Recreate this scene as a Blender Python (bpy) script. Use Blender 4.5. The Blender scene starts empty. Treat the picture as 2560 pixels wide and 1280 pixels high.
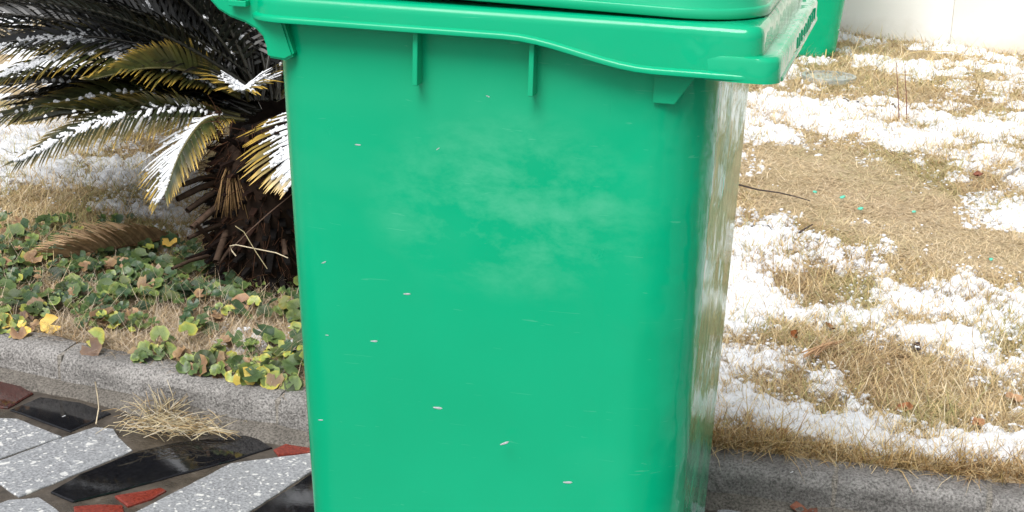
import bpy, bmesh, math, random
import numpy as np
from mathutils import Vector, Matrix
R = math.radians
random.seed(7); rng = np.random.default_rng(7)
scene = bpy.context.scene
col = scene.collection

# ------------------------------------------------------------------ camera, sky, sun, exposure
F, PITCH, YAW, ROLL = 4000.0, 0.2993, -0.2491, 0.031
CAM = np.array([0.5165, -2.1068, 1.2654])
def axes():
    f = np.array([math.sin(YAW)*math.cos(PITCH), math.cos(YAW)*math.cos(PITCH), -math.sin(PITCH)])
    r = np.array([math.cos(YAW), -math.sin(YAW), 0.0]); u = np.cross(r, f)
    c, s = math.cos(ROLL), math.sin(ROLL)
    return c*r + s*u, -s*r + c*u, f
AR, AU, AF = axes()
cd = bpy.data.cameras.new('camera'); cam = bpy.data.objects.new('camera', cd); col.objects.link(cam)
cd.sensor_width = 36; cd.lens = F/2560*36; cd.clip_start = .05; cd.clip_end = 2000
cam.matrix_world = Matrix(((AR[0], AU[0], -AF[0], CAM[0]), (AR[1], AU[1], -AF[1], CAM[1]), (AR[2], AU[2], -AF[2], CAM[2]), (0, 0, 0, 1)))
scene.camera = cam
SUN_EL, SUN_AZ = R(53), R(192)          # azimuth clockwise from +Y: light comes from behind and left of the camera
w = bpy.data.worlds.new('World'); scene.world = w; w.use_nodes = True
nt = w.node_tree; bg = nt.nodes['Background']
sky = nt.nodes.new('ShaderNodeTexSky'); sky.sky_type = 'NISHITA'; sky.sun_disc = False
sky.sun_elevation = SUN_EL; sky.sun_rotation = SUN_AZ; sky.dust_density = 4.0
hs = nt.nodes.new('ShaderNodeHueSaturation'); hs.inputs['Saturation'].default_value = .22
nt.links.new(sky.outputs[0], hs.inputs['Color']); nt.links.new(hs.outputs[0], bg.inputs[0]); bg.inputs[1].default_value = .075
sd = bpy.data.lights.new('sun', 'SUN'); sun = bpy.data.objects.new('sun', sd); col.objects.link(sun)
sd.energy = 1.5; sd.angle = R(30); sd.color = (1, .985, .965)
sdir = Vector((math.sin(SUN_AZ)*math.cos(SUN_EL), math.cos(SUN_AZ)*math.cos(SUN_EL), math.sin(SUN_EL)))
sun.rotation_euler = sdir.to_track_quat('Z', 'Y').to_euler(); sun.location = sdir*20
scene.view_settings.view_transform = 'Standard'; scene.view_settings.look = 'None'
scene.view_settings.exposure = 1.12; scene.view_settings.gamma = 1; scene.view_settings.use_curve_mapping = False

# ------------------------------------------------------------------ helpers
def at(u, v, z=0.0):                    # ground point seen at photo position (u, v)
    d = AF*F + AR*(u-1280) - AU*(v-640); return CAM + d*((z-CAM[2])/d[2])
def at_y(u, v, y):
    d = AF*F + AR*(u-1280) - AU*(v-640); return CAM + d*((y-CAM[1])/d[1])
def at_d(u, v, depth):
    d = AF*F + AR*(u-1280) - AU*(v-640); return CAM + d*(depth/F)
def depth_of(p): return float((np.asarray(p)-CAM) @ AF)
def pix(P):
    d = np.asarray(P) - CAM; z = d @ AF
    return 1280 + F*(d @ AR)/z, 640 - F*(d @ AU)/z
RT = np.array([math.cos(YAW), -math.sin(YAW), 0]); AW = np.array([math.sin(YAW), math.cos(YAW), 0])   # picture right / away on the ground

def tag(o, label=None, cat=None, group=None, kind=None):
    if label: o['label'] = label
    if cat: o['category'] = cat
    if group: o['group'] = group
    if kind: o['kind'] = kind
    return o
def link(name, me, mat=None, parent=None):
    if mat is not None and not me.materials: me.materials.append(mat)
    o = bpy.data.objects.new(name, me); col.objects.link(o)
    if parent is not None: o.parent = parent
    return o
def empty(name, loc=(0, 0, 0), rz=0):
    o = bpy.data.objects.new(name, None); col.objects.link(o); o.location = loc; o.rotation_euler = (0, 0, rz); o.empty_display_size = .05
    return o
def pydata(name, vs, fs, mat=None, parent=None, smooth=False, autos=None):
    me = bpy.data.meshes.new(name); me.from_pydata([tuple(map(float, p)) for p in vs], [], [tuple(map(int, f)) for f in fs]); me.update()
    if smooth: me.polygons.foreach_set('use_smooth', [True]*len(me.polygons))
    o = link(name, me, mat, parent)
    if autos:
        bm = bmesh.new(); bm.from_mesh(me); bmesh.ops.recalc_face_normals(bm, faces=bm.faces)
        for e in bm.edges:
            if len(e.link_faces) == 2 and e.calc_face_angle(0) > autos: e.smooth = False
        bm.to_mesh(me); bm.free()
    return o
def arrays(name, V, quads=None, tris=None, mat=None, parent=None, colors=None, smooth=True):
    me = bpy.data.meshes.new(name); nv = len(V)
    quads = np.zeros((0, 4), int) if quads is None else np.asarray(quads); tris = np.zeros((0, 3), int) if tris is None else np.asarray(tris)
    me.vertices.add(nv); me.vertices.foreach_set('co', np.asarray(V, np.float32).ravel())
    nl = quads.size + tris.size; me.loops.add(nl); me.loops.foreach_set('vertex_index', np.concatenate([quads.ravel(), tris.ravel()]).astype(np.int32))
    npoly = len(quads)+len(tris); me.polygons.add(npoly)
    st = np.concatenate([np.arange(len(quads))*4, quads.size + np.arange(len(tris))*3]).astype(np.int32)
    me.polygons.foreach_set('loop_start', st)
    me.polygons.foreach_set('use_smooth', np.full(npoly, smooth))
    me.update(calc_edges=True); me.validate()
    if colors is not None:
        a = me.color_attributes.new('Col', 'FLOAT_COLOR', 'POINT')
        c = np.ones((nv, 4), np.float32); c[:, :3] = colors; a.data.foreach_set('color', c.ravel())
    return link(name, me, mat, parent)
def box(name, c, s, mat, parent=None, bevel=.0, rot=None):
    bm = bmesh.new(); bmesh.ops.create_cube(bm, size=1)
    bmesh.ops.scale(bm, vec=s, verts=bm.verts)
    if bevel: bmesh.ops.bevel(bm, geom=bm.edges[:], offset=bevel, segments=2, affect='EDGES', profile=.5)
    if rot: bmesh.ops.rotate(bm, matrix=Matrix.Rotation(rot[1], 3, rot[0]), verts=bm.verts)
    bmesh.ops.translate(bm, vec=c, verts=bm.verts)
    me = bpy.data.meshes.new(name); bm.to_mesh(me); bm.free()
    return link(name, me, mat, parent)
def tube(pts, rad, sides=6):
    pts = [np.asarray(p, float) for p in pts]; V = []; Q = []
    for i, p in enumerate(pts):
        t = pts[min(i+1, len(pts)-1)] - pts[max(i-1, 0)]; t /= np.linalg.norm(t)+1e-9
        a = np.cross(t, (0, 0, 1) if abs(t[2]) < .9 else (1, 0, 0)); a /= np.linalg.norm(a); b = np.cross(t, a)
        r = rad[i] if hasattr(rad, '__len__') else rad
        for k in range(sides):
            th = 2*math.pi*k/sides; V.append(p + r*(a*math.cos(th)+b*math.sin(th)))
    for i in range(len(pts)-1):
        for k in range(sides):
            Q.append((i*sides+k, i*sides+(k+1) % sides, (i+1)*sides+(k+1) % sides, (i+1)*sides+k))
    Q2 = [tuple(reversed(range(sides))), tuple(range((len(pts)-1)*sides, len(pts)*sides))]
    return V, Q + Q2
_T = rng.random((256, 256))
def vn(x, y, s=0):
    x = np.asarray(x, float)+s*17.31; y = np.asarray(y, float)+s*9.77
    xi = np.floor(x).astype(int); yi = np.floor(y).astype(int); fx = x-xi; fy = y-yi
    fx = fx*fx*(3-2*fx); fy = fy*fy*(3-2*fy)
    g = lambda a, b: _T[a % 256, b % 256]
    return (g(xi, yi)*(1-fx)+g(xi+1, yi)*fx)*(1-fy) + (g(xi, yi+1)*(1-fx)+g(xi+1, yi+1)*fx)*fy
def fbm(x, y, s=0, o=4):
    r = 0; a = .5
    for k in range(o): r = r + a*vn(x*2**k, y*2**k, s+k*3); a *= .5
    return r/(1-.5**o)                  # 0..1
sstep = lambda a, b, x: (lambda t: t*t*(3-2*t))(np.clip((x-a)/(b-a), 0, 1))

# ------------------------------------------------------------------ materials
class M:
    def __init__(s, name, rough=.7, color=(.5, .5, .5), spec=.5):
        s.m = bpy.data.materials.new(name); s.m.use_nodes = True; s.t = s.m.node_tree; s.b = s.t.nodes['Principled BSDF']
        s.b.inputs['Roughness'].default_value = rough; s.b.inputs['Base Color'].default_value = (*color, 1); s.b.inputs['Specular IOR Level'].default_value = spec
        s.co = s.t.nodes.new('ShaderNodeTexCoord')
    def n(s, kind, **kw):
        n = s.t.nodes.new(kind)
        for k, v in kw.items():
            if k in n.inputs: n.inputs[k].default_value = v
            else: setattr(n, k, v)
        return n
    def l(s, a, b): s.t.links.new(a, b)
    def vec(s, scale=(1, 1, 1), src='Object'):
        m = s.n('ShaderNodeMapping'); m.inputs['Scale'].default_value = scale; s.l(s.co.outputs[src], m.inputs[0]); return m.outputs[0]
    def noise(s, scale, detail=4, rough=.55, stretch=None, dist=0):
        n = s.n('ShaderNodeTexNoise', Scale=scale, Detail=detail, Roughness=rough, Distortion=dist)
        s.l(s.vec(stretch) if stretch else s.co.outputs['Object'], n.inputs['Vector']); return n.outputs['Fac']
    def ramp(s, fac, stops):
        r = s.n('ShaderNodeValToRGB'); e = r.color_ramp.elements
        while len(e) < len(stops): e.new(.5)
        for q, (p, c) in zip(e, stops): q.position = p; q.color = (*c, 1) if hasattr(c, '__len__') else (c, c, c, 1)
        s.l(fac, r.inputs[0]); return r.outputs[0]
    def mix(s, fac, a, b, mode='MIX'):
        m = s.n('ShaderNodeMix', data_type='RGBA', blend_type=mode)
        for i, x in ((0, fac), (6, a), (7, b)):
            if hasattr(x, 'is_linked') or hasattr(x, 'links'): s.l(x, m.inputs[i])
            elif i == 0: m.inputs[0].default_value = x
            else: m.inputs[i].default_value = (*x, 1)
        return m.outputs[2]
    def math(s, op, a, b=None):
        m = s.n('ShaderNodeMath', operation=op)
        for i, x in ((0, a), (1, b)):
            if x is None: continue
            if hasattr(x, 'links'): s.l(x, m.inputs[i])
            else: m.inputs[i].default_value = x
        return m.outputs[0]
    def base(s, c): s.l(c, s.b.inputs['Base Color']); return s
    def rgh(s, c): s.l(c, s.b.inputs['Roughness']); return s
    def bump(s, h, strength=.3, dist=.01, prev=None):
        b = s.n('ShaderNodeBump', Strength=strength, Distance=dist); s.l(h, b.inputs['Height'])
        if prev: s.l(prev, b.inputs['Normal'])
        s.l(b.outputs[0], s.b.inputs['Normal']); return b.outputs[0]

GREEN = (.001, .30, .145)
def plastic(name, pale_marks=True, wavy=1.0):
    m = M(name, .3, GREEN, .36); m.b.inputs['IOR'].default_value = 1.42
    c = m.ramp(m.noise(3.0, 3), [(.3, (.0004, .325, .154)), (.7, (.0007, .362, .177))])
    if pale_marks:                                            # one pale cloudy haze in the colour, upper half of the near side, a few faint handling marks
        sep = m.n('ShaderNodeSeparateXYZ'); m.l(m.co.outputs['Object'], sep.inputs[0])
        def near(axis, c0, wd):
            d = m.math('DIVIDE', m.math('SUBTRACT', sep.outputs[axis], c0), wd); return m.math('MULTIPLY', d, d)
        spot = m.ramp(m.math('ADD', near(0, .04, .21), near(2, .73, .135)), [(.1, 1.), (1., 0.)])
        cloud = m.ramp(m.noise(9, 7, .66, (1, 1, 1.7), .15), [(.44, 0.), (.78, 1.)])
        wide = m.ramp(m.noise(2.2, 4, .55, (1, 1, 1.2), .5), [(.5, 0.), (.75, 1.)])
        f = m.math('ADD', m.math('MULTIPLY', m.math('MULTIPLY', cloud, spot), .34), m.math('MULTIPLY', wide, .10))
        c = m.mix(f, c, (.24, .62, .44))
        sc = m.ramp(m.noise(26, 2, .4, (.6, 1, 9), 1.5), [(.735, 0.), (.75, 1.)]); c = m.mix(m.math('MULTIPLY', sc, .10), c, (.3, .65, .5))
    m.base(c)
    sp2 = m.n('ShaderNodeSeparateXYZ'); m.l(m.co.outputs['Object'], sp2.inputs[0])
    wv = m.math('MULTIPLY', m.noise(8, 3, .45, (1, 1, .9), .2), m.ramp(sp2.outputs[0], [(.16, .10), (.26, 1.)]))   # the thinner front panel is wavier
    m.rgh(m.math('ADD', m.ramp(sp2.outputs[0], [(.17, .20), (.26, .03)]), m.ramp(m.noise(14, 4, .6), [(.3, .0), (.75, .08)])))
    b1 = m.bump(wv, .5*wavy, .018)
    m.bump(m.noise(420, 2), .012, .001, b1)
    return m.m
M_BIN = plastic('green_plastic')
M_BIN2 = plastic('green_plastic_dull', False)
mm = M('pale_sticker', .3, (.33, .62, .47)); mm.base(mm.ramp(mm.noise(30, 4), [(.3, (.30, .62, .45)), (.7, (.42, .70, .55))])); M_STICK = mm.m
mm = M('black_rubber', .6, (.02, .02, .02)); mm.bump(mm.noise(90, 3), .2, .004); M_RUB = mm.m

def vcol(name, rough=.6, spec=.3, var=.25, scale=40, trans=0.0, rnd=False):
    m = M(name, rough, (.5, .5, .5), spec); a = m.n('ShaderNodeVertexColor', layer_name='Col')
    nz = m.ramp(m.noise(scale, 3), [(.25, 1-var), (.75, 1+var)])
    m.base(m.mix(1.0, a.outputs[0], nz, 'MULTIPLY'))
    if trans:
        t = m.n('ShaderNodeBsdfTranslucent'); m.l(m.mix(1.0, a.outputs[0], nz, 'MULTIPLY'), t.inputs[0])
        x = m.n('ShaderNodeMixShader'); x.inputs[0].default_value = trans
        m.l(m.b.outputs[0], x.inputs[1]); m.l(t.outputs[0], x.inputs[2]); m.l(x.outputs[0], m.t.nodes['Material Output'].inputs[0])
    if rnd:
        oi = m.n('ShaderNodeObjectInfo'); h = m.n('ShaderNodeHueSaturation'); m.l(m.mix(1.0, a.outputs[0], nz, 'MULTIPLY'), h.inputs['Color'])
        m.l(m.ramp(oi.outputs['Random'], [(0, .55), (1, 1.45)]), h.inputs['Value']); m.l(m.ramp(oi.outputs['Random'], [(0, .48), (.5, .51), (1, .485)]), h.inputs['Hue']); m.l(h.outputs[0], m.b.inputs['Base Color']); m.bump(m.noise(220, 3), .3, .002)
    return m.m
M_GRASS = vcol('dry_grass', .75, .25, .25, 60, .2)
M_FROND = vcol('cycad_leaf', .38, .5, .3, 50)
M_STRAW = vcol('straw', .7, .3, .2, 80)
M_BARK = vcol('cycad_bark', .9, .15, .5, 70)
M_LEAF = vcol('round_leaf', .42, .45, .45, 120, .12, True)
M_DEAD = vcol('dead_leaf', .75, .25, .35, 70, .1)
mm = M('snow', .85, (.76, .775, .80), .2)
b1 = mm.bump(mm.noise(140, 4, .65), .7, .006); mm.bump(mm.noise(520, 3), .5, .003, b1); M_SNOW = mm.m
mm = M('lawn_soil', .95, (.3, .22, .12), .15)
c = mm.ramp(mm.noise(60, 8, .7), [(.22, (.16, .11, .06)), (.46, (.42, .325, .205)), (.75, (.64, .54, .38))])
c = mm.mix(mm.ramp(mm.noise(3, 4), [(.45, 0.), (.65, .7)]), c, (.36, .29, .15)); mm.base(c)
mm.bump(mm.noise(150, 6, .7), .8, .01); M_SOIL = mm.m
mm = M('far_ground', .95, (.35, .32, .27), .1)
mm.base(mm.ramp(mm.noise(1.2, 6, .65), [(.35, (.27, .21, .13)), (.52, (.36, .30, .21)), (.58, (.78, .79, .8))])); M_FAR = mm.m
def concrete(name, lo, hi, wet=.0, low_dark=False):
    m = M(name, .85, hi, .3)
    c = m.ramp(m.noise(9, 6, .65), [(.3, lo), (.7, hi)])
    sp = m.ramp(m.noise(230, 3, .6), [(.33, .42), (.48, 1.), (.66, 1.55)]); c = m.mix(1.0, c, sp, 'MULTIPLY')
    dark = m.ramp(m.noise(5, 5, .6, (1, 1, 2)), [(.5, 0.), (.66, 1.)]); c = m.mix(m.math('MULTIPLY', dark, .45), c, tuple(x*.45 for x in lo))
    if low_dark:                                             # right-hand stones darker on the lower face, below a wandering line
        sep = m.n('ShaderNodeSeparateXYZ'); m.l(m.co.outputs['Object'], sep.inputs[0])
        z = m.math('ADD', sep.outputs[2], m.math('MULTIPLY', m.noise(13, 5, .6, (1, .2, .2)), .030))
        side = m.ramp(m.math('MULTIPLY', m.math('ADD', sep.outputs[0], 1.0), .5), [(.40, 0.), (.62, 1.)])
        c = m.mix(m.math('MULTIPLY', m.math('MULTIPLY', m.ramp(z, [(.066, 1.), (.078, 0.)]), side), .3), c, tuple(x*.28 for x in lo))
    m.base(c); m.rgh(m.ramp(m.noise(6, 4), [(.4, .85-wet), (.65, .9)]))
    b = m.bump(m.noise(60, 6, .7), 1.0, .012); m.bump(m.noise(300, 3), .5, .003, b); return m.m
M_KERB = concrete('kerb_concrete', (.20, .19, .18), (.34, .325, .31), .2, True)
M_JMORT = concrete('joint_mortar', (.24, .22, .19), (.36, .33, .29), .1)
M_FILL = concrete('mortar', (.10, .09, .078), (.21, .19, .165), .3)
mm = M('wet_joint', .3, (.08, .06, .045), .5)
mm.base(mm.ramp(mm.noise(22, 6, .65), [(.3, (.030, .025, .020)), (.6, (.085, .070, .055)), (.8, (.20, .175, .15))]))
mm.rgh(mm.ramp(mm.noise(7, 3), [(.4, .08), (.62, .6)])); mm.bump(mm.noise(70, 5), .45, .004); M_JOINT = mm.m
def granite(name, dark, light, chip, rough, wetr, chips=True):
    m = M(name, rough, light, .5)
    c = m.ramp(m.noise(190, 4, .75), [(.36, dark), (.5, tuple((a+b)/2 for a, b in zip(dark, light))), (.62, light)])
    if chips:
        wob = m.n('ShaderNodeTexNoise', Scale=60.0, Detail=2.0); m.l(m.co.outputs['Object'], wob.inputs['Vector']); wc = m.mix(.025, (0, 0, 0), wob.outputs['Color']); va = m.n('ShaderNodeVectorMath', operation='ADD'); m.l(m.co.outputs['Object'], va.inputs[0]); m.l(wc, va.inputs[1])
        v = m.n('ShaderNodeTexVoronoi', Scale=110.0); m.l(va.outputs[0], v.inputs['Vector'])
        k = m.math('MULTIPLY', m.ramp(v.outputs['Distance'], [(.30, 1.), (.42, 0.)]), m.ramp(v.outputs['Color'], [(.62, 0.), (.70, 1.)]))
        c = m.mix(k, c, chip)
        v2 = m.n('ShaderNodeTexVoronoi', Scale=38.0); m.l(va.outputs[0], v2.inputs['Vector'])
        k2 = m.math('MULTIPLY', m.ramp(v2.outputs['Distance'], [(.22, 1.), (.32, 0.)]), m.ramp(v2.outputs['Color'], [(.74, 0.), (.78, 1.)]))
        c = m.mix(k2, c, chip)
    m.base(c); m.rgh(m.ramp(m.noise(8, 4, .6), [(.4, wetr), (.65, rough)])); m.bump(m.noise(120, 4), .2 if chips else .015, .003); return m.m
M_GGREY = granite('grey_granite', (.16, .165, .175), (.37, .38, .395), (.62, .62, .60), .5, .12)
M_GBLACK = granite('black_granite', (.004, .004, .005), (.012, .0125, .015), (.1, .1, .1), .10, .015, False)
M_GRED = granite('red_granite', (.10, .012, .008), (.25, .045, .028), (.3, .2, .18), .5, .15, False)
M_GMOTT = granite('mottled_granite', (.008, .007, .007), (.09, .022, .016), (.3, .2, .18), .3, .04, False)
def render_wall(name, a, b):
    m = M(name, .85, a, .3); c = m.ramp(m.noise(2.2, 5), [(.3, a), (.7, b)])
    sep = m.n('ShaderNodeSeparateXYZ'); m.l(m.co.outputs['Object'], sep.inputs[0])
    low = m.ramp(m.math('ADD', sep.outputs[2], m.math('MULTIPLY', m.noise(9, 5), .22)), [(.13, 1.), (.24, 0.)])
    c = m.mix(m.math('MULTIPLY', low, .3), c, (.42, .36, .28)); m.base(c); m.bump(m.noise(90, 4), .15, .004); return m.m
M_WALLW = render_wall('white_render', (.80, .775, .745), (.86, .84, .815))
M_WALLC = render_wall('cream_render', (.74, .70, .635), (.79, .755, .69))
mm = M('cover_iron', .45, (.3, .33, .31)); mm.base(mm.ramp(mm.noise(20, 5), [(.3, (.22, .26, .24)), (.7, (.45, .46, .44))])); mm.bump(mm.noise(60, 3), .3, .004); M_COVER = mm.m
mm = M('twig_bark', .8, (.03, .022, .018)); mm.base(mm.ramp(mm.noise(60, 4), [(.3, (.02, .014, .012)), (.7, (.07, .05, .045))])); M_TWIG = mm.m
mm = M('green_shard', .4, (.05, .5, .33)); mm.base(mm.ramp(mm.noise(40, 2), [(.3, (.05, .45, .30)), (.7, (.18, .62, .48))])); M_SHARD = mm.m

# ------------------------------------------------------------------ the ground, the kerb line, the lawn
KH = .075                                              # lawn and kerb top above the paving
def yk(x):                                             # front face of the kerb
    x = np.asarray(x, float)
    return .532 + .03*np.clip(x, 0, None) + .02*np.clip(-x, 0, .4) + .15*np.clip(-x-.45, 0, None)
KW = .088
def lawn_h(x, y):
    return KH - .004 + .022*(fbm(x*1.7, y*1.7, 3, 4)-.5) + .012*(fbm(x*9, y*9, 5, 2)-.5)
tag(pydata('ground', [(-300, -300, -.03), (300, -300, -.03), (300, 300, -.03), (-300, 300, -.03)], [(0, 1, 2, 3)], M_FAR), kind='structure')
nx, ny = 150, 150
gx = np.linspace(-5.5, 5.5, nx); t = np.linspace(0, 1, ny)
V = np.zeros((nx, ny, 3))
for i, x in enumerate(gx):
    y0 = float(yk(x))+KW-.012; yy = y0 + (13-y0)*t**2; V[i, :, 0] = x; V[i, :, 1] = yy; V[i, :, 2] = lawn_h(np.full(ny, x), yy)-.004
I = np.arange(nx*ny).reshape(nx, ny)
lawn = tag(arrays('lawn', V.reshape(-1, 3), np.stack([I[:-1, :-1], I[1:, :-1], I[1:, 1:], I[:-1, 1:]], -1).reshape(-1, 4), mat=M_SOIL), kind='structure')

# kerb: one stone after another
kerb = tag(empty('kerb', (0, .55, 0)), kind='structure')
prof = [(0, -.02), (0.0, KH-.030), (.002, KH-.019), (.009, KH-.008), (.02, KH-.001), (.032, KH), (KW-.006, KH-.001), (KW, KH-.006), (KW, -.02)]
KJ = []
joints = [-5.4, -4.9, -4.45, -3.95, -3.5, -3.0, -2.55, -2.1, -1.62] + [float(at(155, 880, KH)[0]), float(at(705, 985, KH)[0]), -.24, .09, float(at(2090, 1180, KH)[0]), float(at(2475, 1225, KH)[0])] + [1.12, 1.5, 1.95, 2.4, 2.9, 3.3, 3.8, 4.3, 4.8, 5.4]
for a, b in zip(joints[:-1], joints[1:]):
    a += .0032; b -= .0032; n = max(8, int((b-a)/.03)); dz = random.uniform(-.004, .004); dy = random.uniform(-.003, .003); V = []; Q = []
    for i in range(n+1):
        x = a+(b-a)*i/n; e = min(i, n-i); sh = .0022 if e == 0 else 0
        for j, (py, pz) in enumerate(prof):
            ws = (float(vn(x*14, j*1.7, 2))-.5)*.005 + (float(vn(x*45, j*3.1, 4))-.5)*.003
            V.append((x, yk(x)+py+dy + (sh if py < .04 else -sh) + (ws if 0 < j < 8 else 0), pz + (dz if pz > 0 else 0) - (sh if pz > .03 else 0) + (ws*.7 if 0 < j < 8 else 0)))
    m = len(prof)
    for i in range(n):
        for j in range(m-1): Q.append((i*m+j, (i+1)*m+j, (i+1)*m+j+1, i*m+j+1))
    Q += [tuple(range(m)), tuple(reversed(range(n*m, n*m+m)))]
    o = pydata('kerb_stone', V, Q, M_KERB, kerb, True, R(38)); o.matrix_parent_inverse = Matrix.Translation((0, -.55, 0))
for x in joints[1:-1]:
    y = float(yk(x)); o = box('joint_mortar', (x, y+KW/2+.0005, KH/2-.012), (.010, KW-.006, KH+.016), M_JMORT, kerb, .001); o.matrix_parent_inverse = Matrix.Translation((0, -.55, 0))
V = []; Q = []
xs = np.arange(-5.4, 5.4, .02)
for i, x in enumerate(xs):
    wv = .030+.018*float(vn(x*7, 0, 8)) + .008*float(vn(x*31, 0, 9)); hz = .012+.010*float(vn(x*9, 3, 8)); y = float(yk(x))
    V += [(x, y-wv, -.012), (x, y-wv*.8, hz*.45), (x, y-wv*.3, hz*.9), (x, y+.004, hz*1.25)]
    if i: k = i*4; Q += [(k-4, k, k+1, k-3), (k-3, k+1, k+2, k-2), (k-2, k+2, k+3, k-1)]
o = pydata('mortar_fillet', V, Q, M_FILL, kerb, True); o.matrix_parent_inverse = Matrix.Translation((0, -.55, 0))

# paving: wet joint bed and a slab for every stone
pav = tag(pydata('pavement', [(-5.5, -6, 0), (5.5, -6, 0)] + [(x, float(yk(x))+.01, 0) for x in np.arange(5.5, -5.51, -.25)], [tuple(range(47))], M_JOINT), kind='structure')
def slab(poly, mat, top, rough=.0016):
    p = [np.asarray(q[:2], float) for q in poly]; n = len(p)
    ar = sum(p[i][0]*p[(i+1) % n][1]-p[(i+1) % n][0]*p[i][1] for i in range(n))
    if ar < 0: p = p[::-1]
    fine = []
    for i in range(n):
        a, b = p[i], p[(i+1) % n]; L = np.linalg.norm(b-a); k = max(1, int(L/.022)); nrm = np.array([b[1]-a[1], a[0]-b[0]])/(L+1e-9)
        for j in range(k):
            fine.append(a+(b-a)*j/k + nrm*random.uniform(-rough, rough*.6))
    n = len(fine); c = sum(fine)/n
    V = [(*q, -.005) for q in fine] + [(*q, top-.002) for q in fine] + [(*(q+(c-q)/np.linalg.norm(c-q)*.0025), top) for q in fine]
    Q = [(i, (i+1) % n, n+(i+1) % n, n+i) for i in range(n)] + [(n+i, n+(i+1) % n, 2*n+(i+1) % n, 2*n+i) for i in range(n)] + [tuple(range(2*n, 3*n))]
    return pydata('paving_slab', V, Q, mat, pav)
HAND = [
 (M_GMOTT, [(-60, 930), (0, 950), (40, 957), (84, 981), (20, 1018), (-60, 1012)]),
 (M_GBLACK, [(25, 1022), (98, 990), (200, 1003), (278, 1030), (176, 1076)]),
 (M_GGREY, [(-110, 1044), (0, 1043), (42, 1044), (155, 1088), (0, 1143), (-110, 1180)]),
 (M_GGREY, [(-90, 1182), (0, 1148), (158, 1090), (239, 1065), (285, 1069), (299, 1090), (330, 1122), (306, 1134), (49, 1239), (25, 1227), (0, 1208), (-90, 1200)]),
 (M_GBLACK, [(127, 1227), (197, 1185), (344, 1125), (436, 1104), (612, 1087), (643, 1092), (682, 1116), (576, 1150), (439, 1185), (316, 1220), (183, 1252), (155, 1241)]),
 (M_GRED, [(685, 1122), (717, 1106), (770, 1111), (840, 1117), (850, 1124), (772, 1129), (696, 1136)]),
 (M_GRED, [(288, 1238), (404, 1218), (415, 1224), (380, 1245), (320, 1264)]),
 (M_GGREY, [(230, 1336), (334, 1280), (576, 1155), (775, 1131), (900, 1128), (778, 1176), (612, 1282), (530, 1336)]),
 (M_GRED, [(185, 1264), (246, 1259), (306, 1261), (313, 1285), (300, 1310), (190, 1305)]),
 (M_GGREY, [(-60, 1262), (0, 1255), (21, 1247), (98, 1241), (148, 1273), (165, 1300), (100, 1330), (-60, 1330)]),
 (M_GBLACK, [(625, 1282), (778, 1184), (930, 1140), (960, 1200), (900, 1330), (560, 1330)]),
 (M_GGREY, [(1785, 1300), (1795, 1272), (1842, 1268), (1890, 1276), (1960, 1300)]),
]
for m_, poly in HAND: slab([at(u, v, .005) for u, v in poly], m_, random.uniform(.0035, .0055))
def clip(poly, p, nrm):
    out = []
    for i in range(len(poly)):
        a, b = poly[i], poly[(i+1) % len(poly)]; da = (a-p)@nrm; db = (b-p)@nrm
        if da <= 0: out.append(a)
        if (da < 0) != (db < 0) and da != db: out.append(a+(b-a)*(da/(da-db)))
    return out
sites = []
while len(sites) < 230:
    s_ = np.array([random.uniform(-3.2, 3.2), random.uniform(-3.6, .62)])
    if all(np.linalg.norm((s_-q)*np.array([.75, 1.2])) > .17 for q in sites): sites.append(s_)
    elif random.random() < .002: break
for s_ in sites:
    cell = [s_+np.array(q) for q in ((-.5, -.5), (.5, -.5), (.5, .5), (-.5, .5))]
    for q in sites:
        if q is s_ or np.linalg.norm(q-s_) > 1.1: continue
        d = (q-s_); L = np.linalg.norm(d); cell = clip(cell, (s_+q)/2 - d/L*.008, d/L)
        if len(cell) < 3: break
    if len(cell) < 3: continue
    yl = float(yk(s_[0]))-.055; cell = clip(cell, np.array([0, yl]), np.array([0, 1.]))
    if len(cell) < 3: continue
    pp = [pix((*q, 0)) for q in cell]+[pix((*s_, 0))]
    if any(u < 1000 and v < 1335 and u > -120 for u, v in pp) or any(1770 < u < 1980 and v < 1310 for u, v in pp): continue
    slab(cell, random.choices([M_GGREY, M_GBLACK, M_GRED], [.6, .25, .15])[0], random.uniform(.0035, .0055))

# ------------------------------------------------------------------ wall behind
wa, wb = at(2125, 78, KH)[:2], at(2560, 136, KH)[:2]
wd = (wb-wa)/np.linalg.norm(wb-wa); wn = np.array([wd[1], -wd[0]]);  wn = wn if wn[1] < 0 else -wn
seam = float((at(2372, 112, KH)[:2]-wa)@wd)
wall = tag(empty('building_wall', (*wa, KH-.05)), 'plain white and cream rendered building wall behind the snowy lawn', 'wall')
wall.rotation_euler = (0, 0, math.atan2(wd[1], wd[0]))
def panel(a, b, mat, off):
    return box('wall_panel', ((a+b)/2, .1-off, 1.6), (b-a, .2, 3.4), mat, wall, .004)
panel(-5.0, -2.3, M_WALLC, .006); panel(-2.3+.003, seam-.002, M_WALLW, 0); panel(seam+.002, seam+2.4, M_WALLC, .008); panel(seam+2.404, seam+5.2, M_WALLW, 0)

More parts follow.
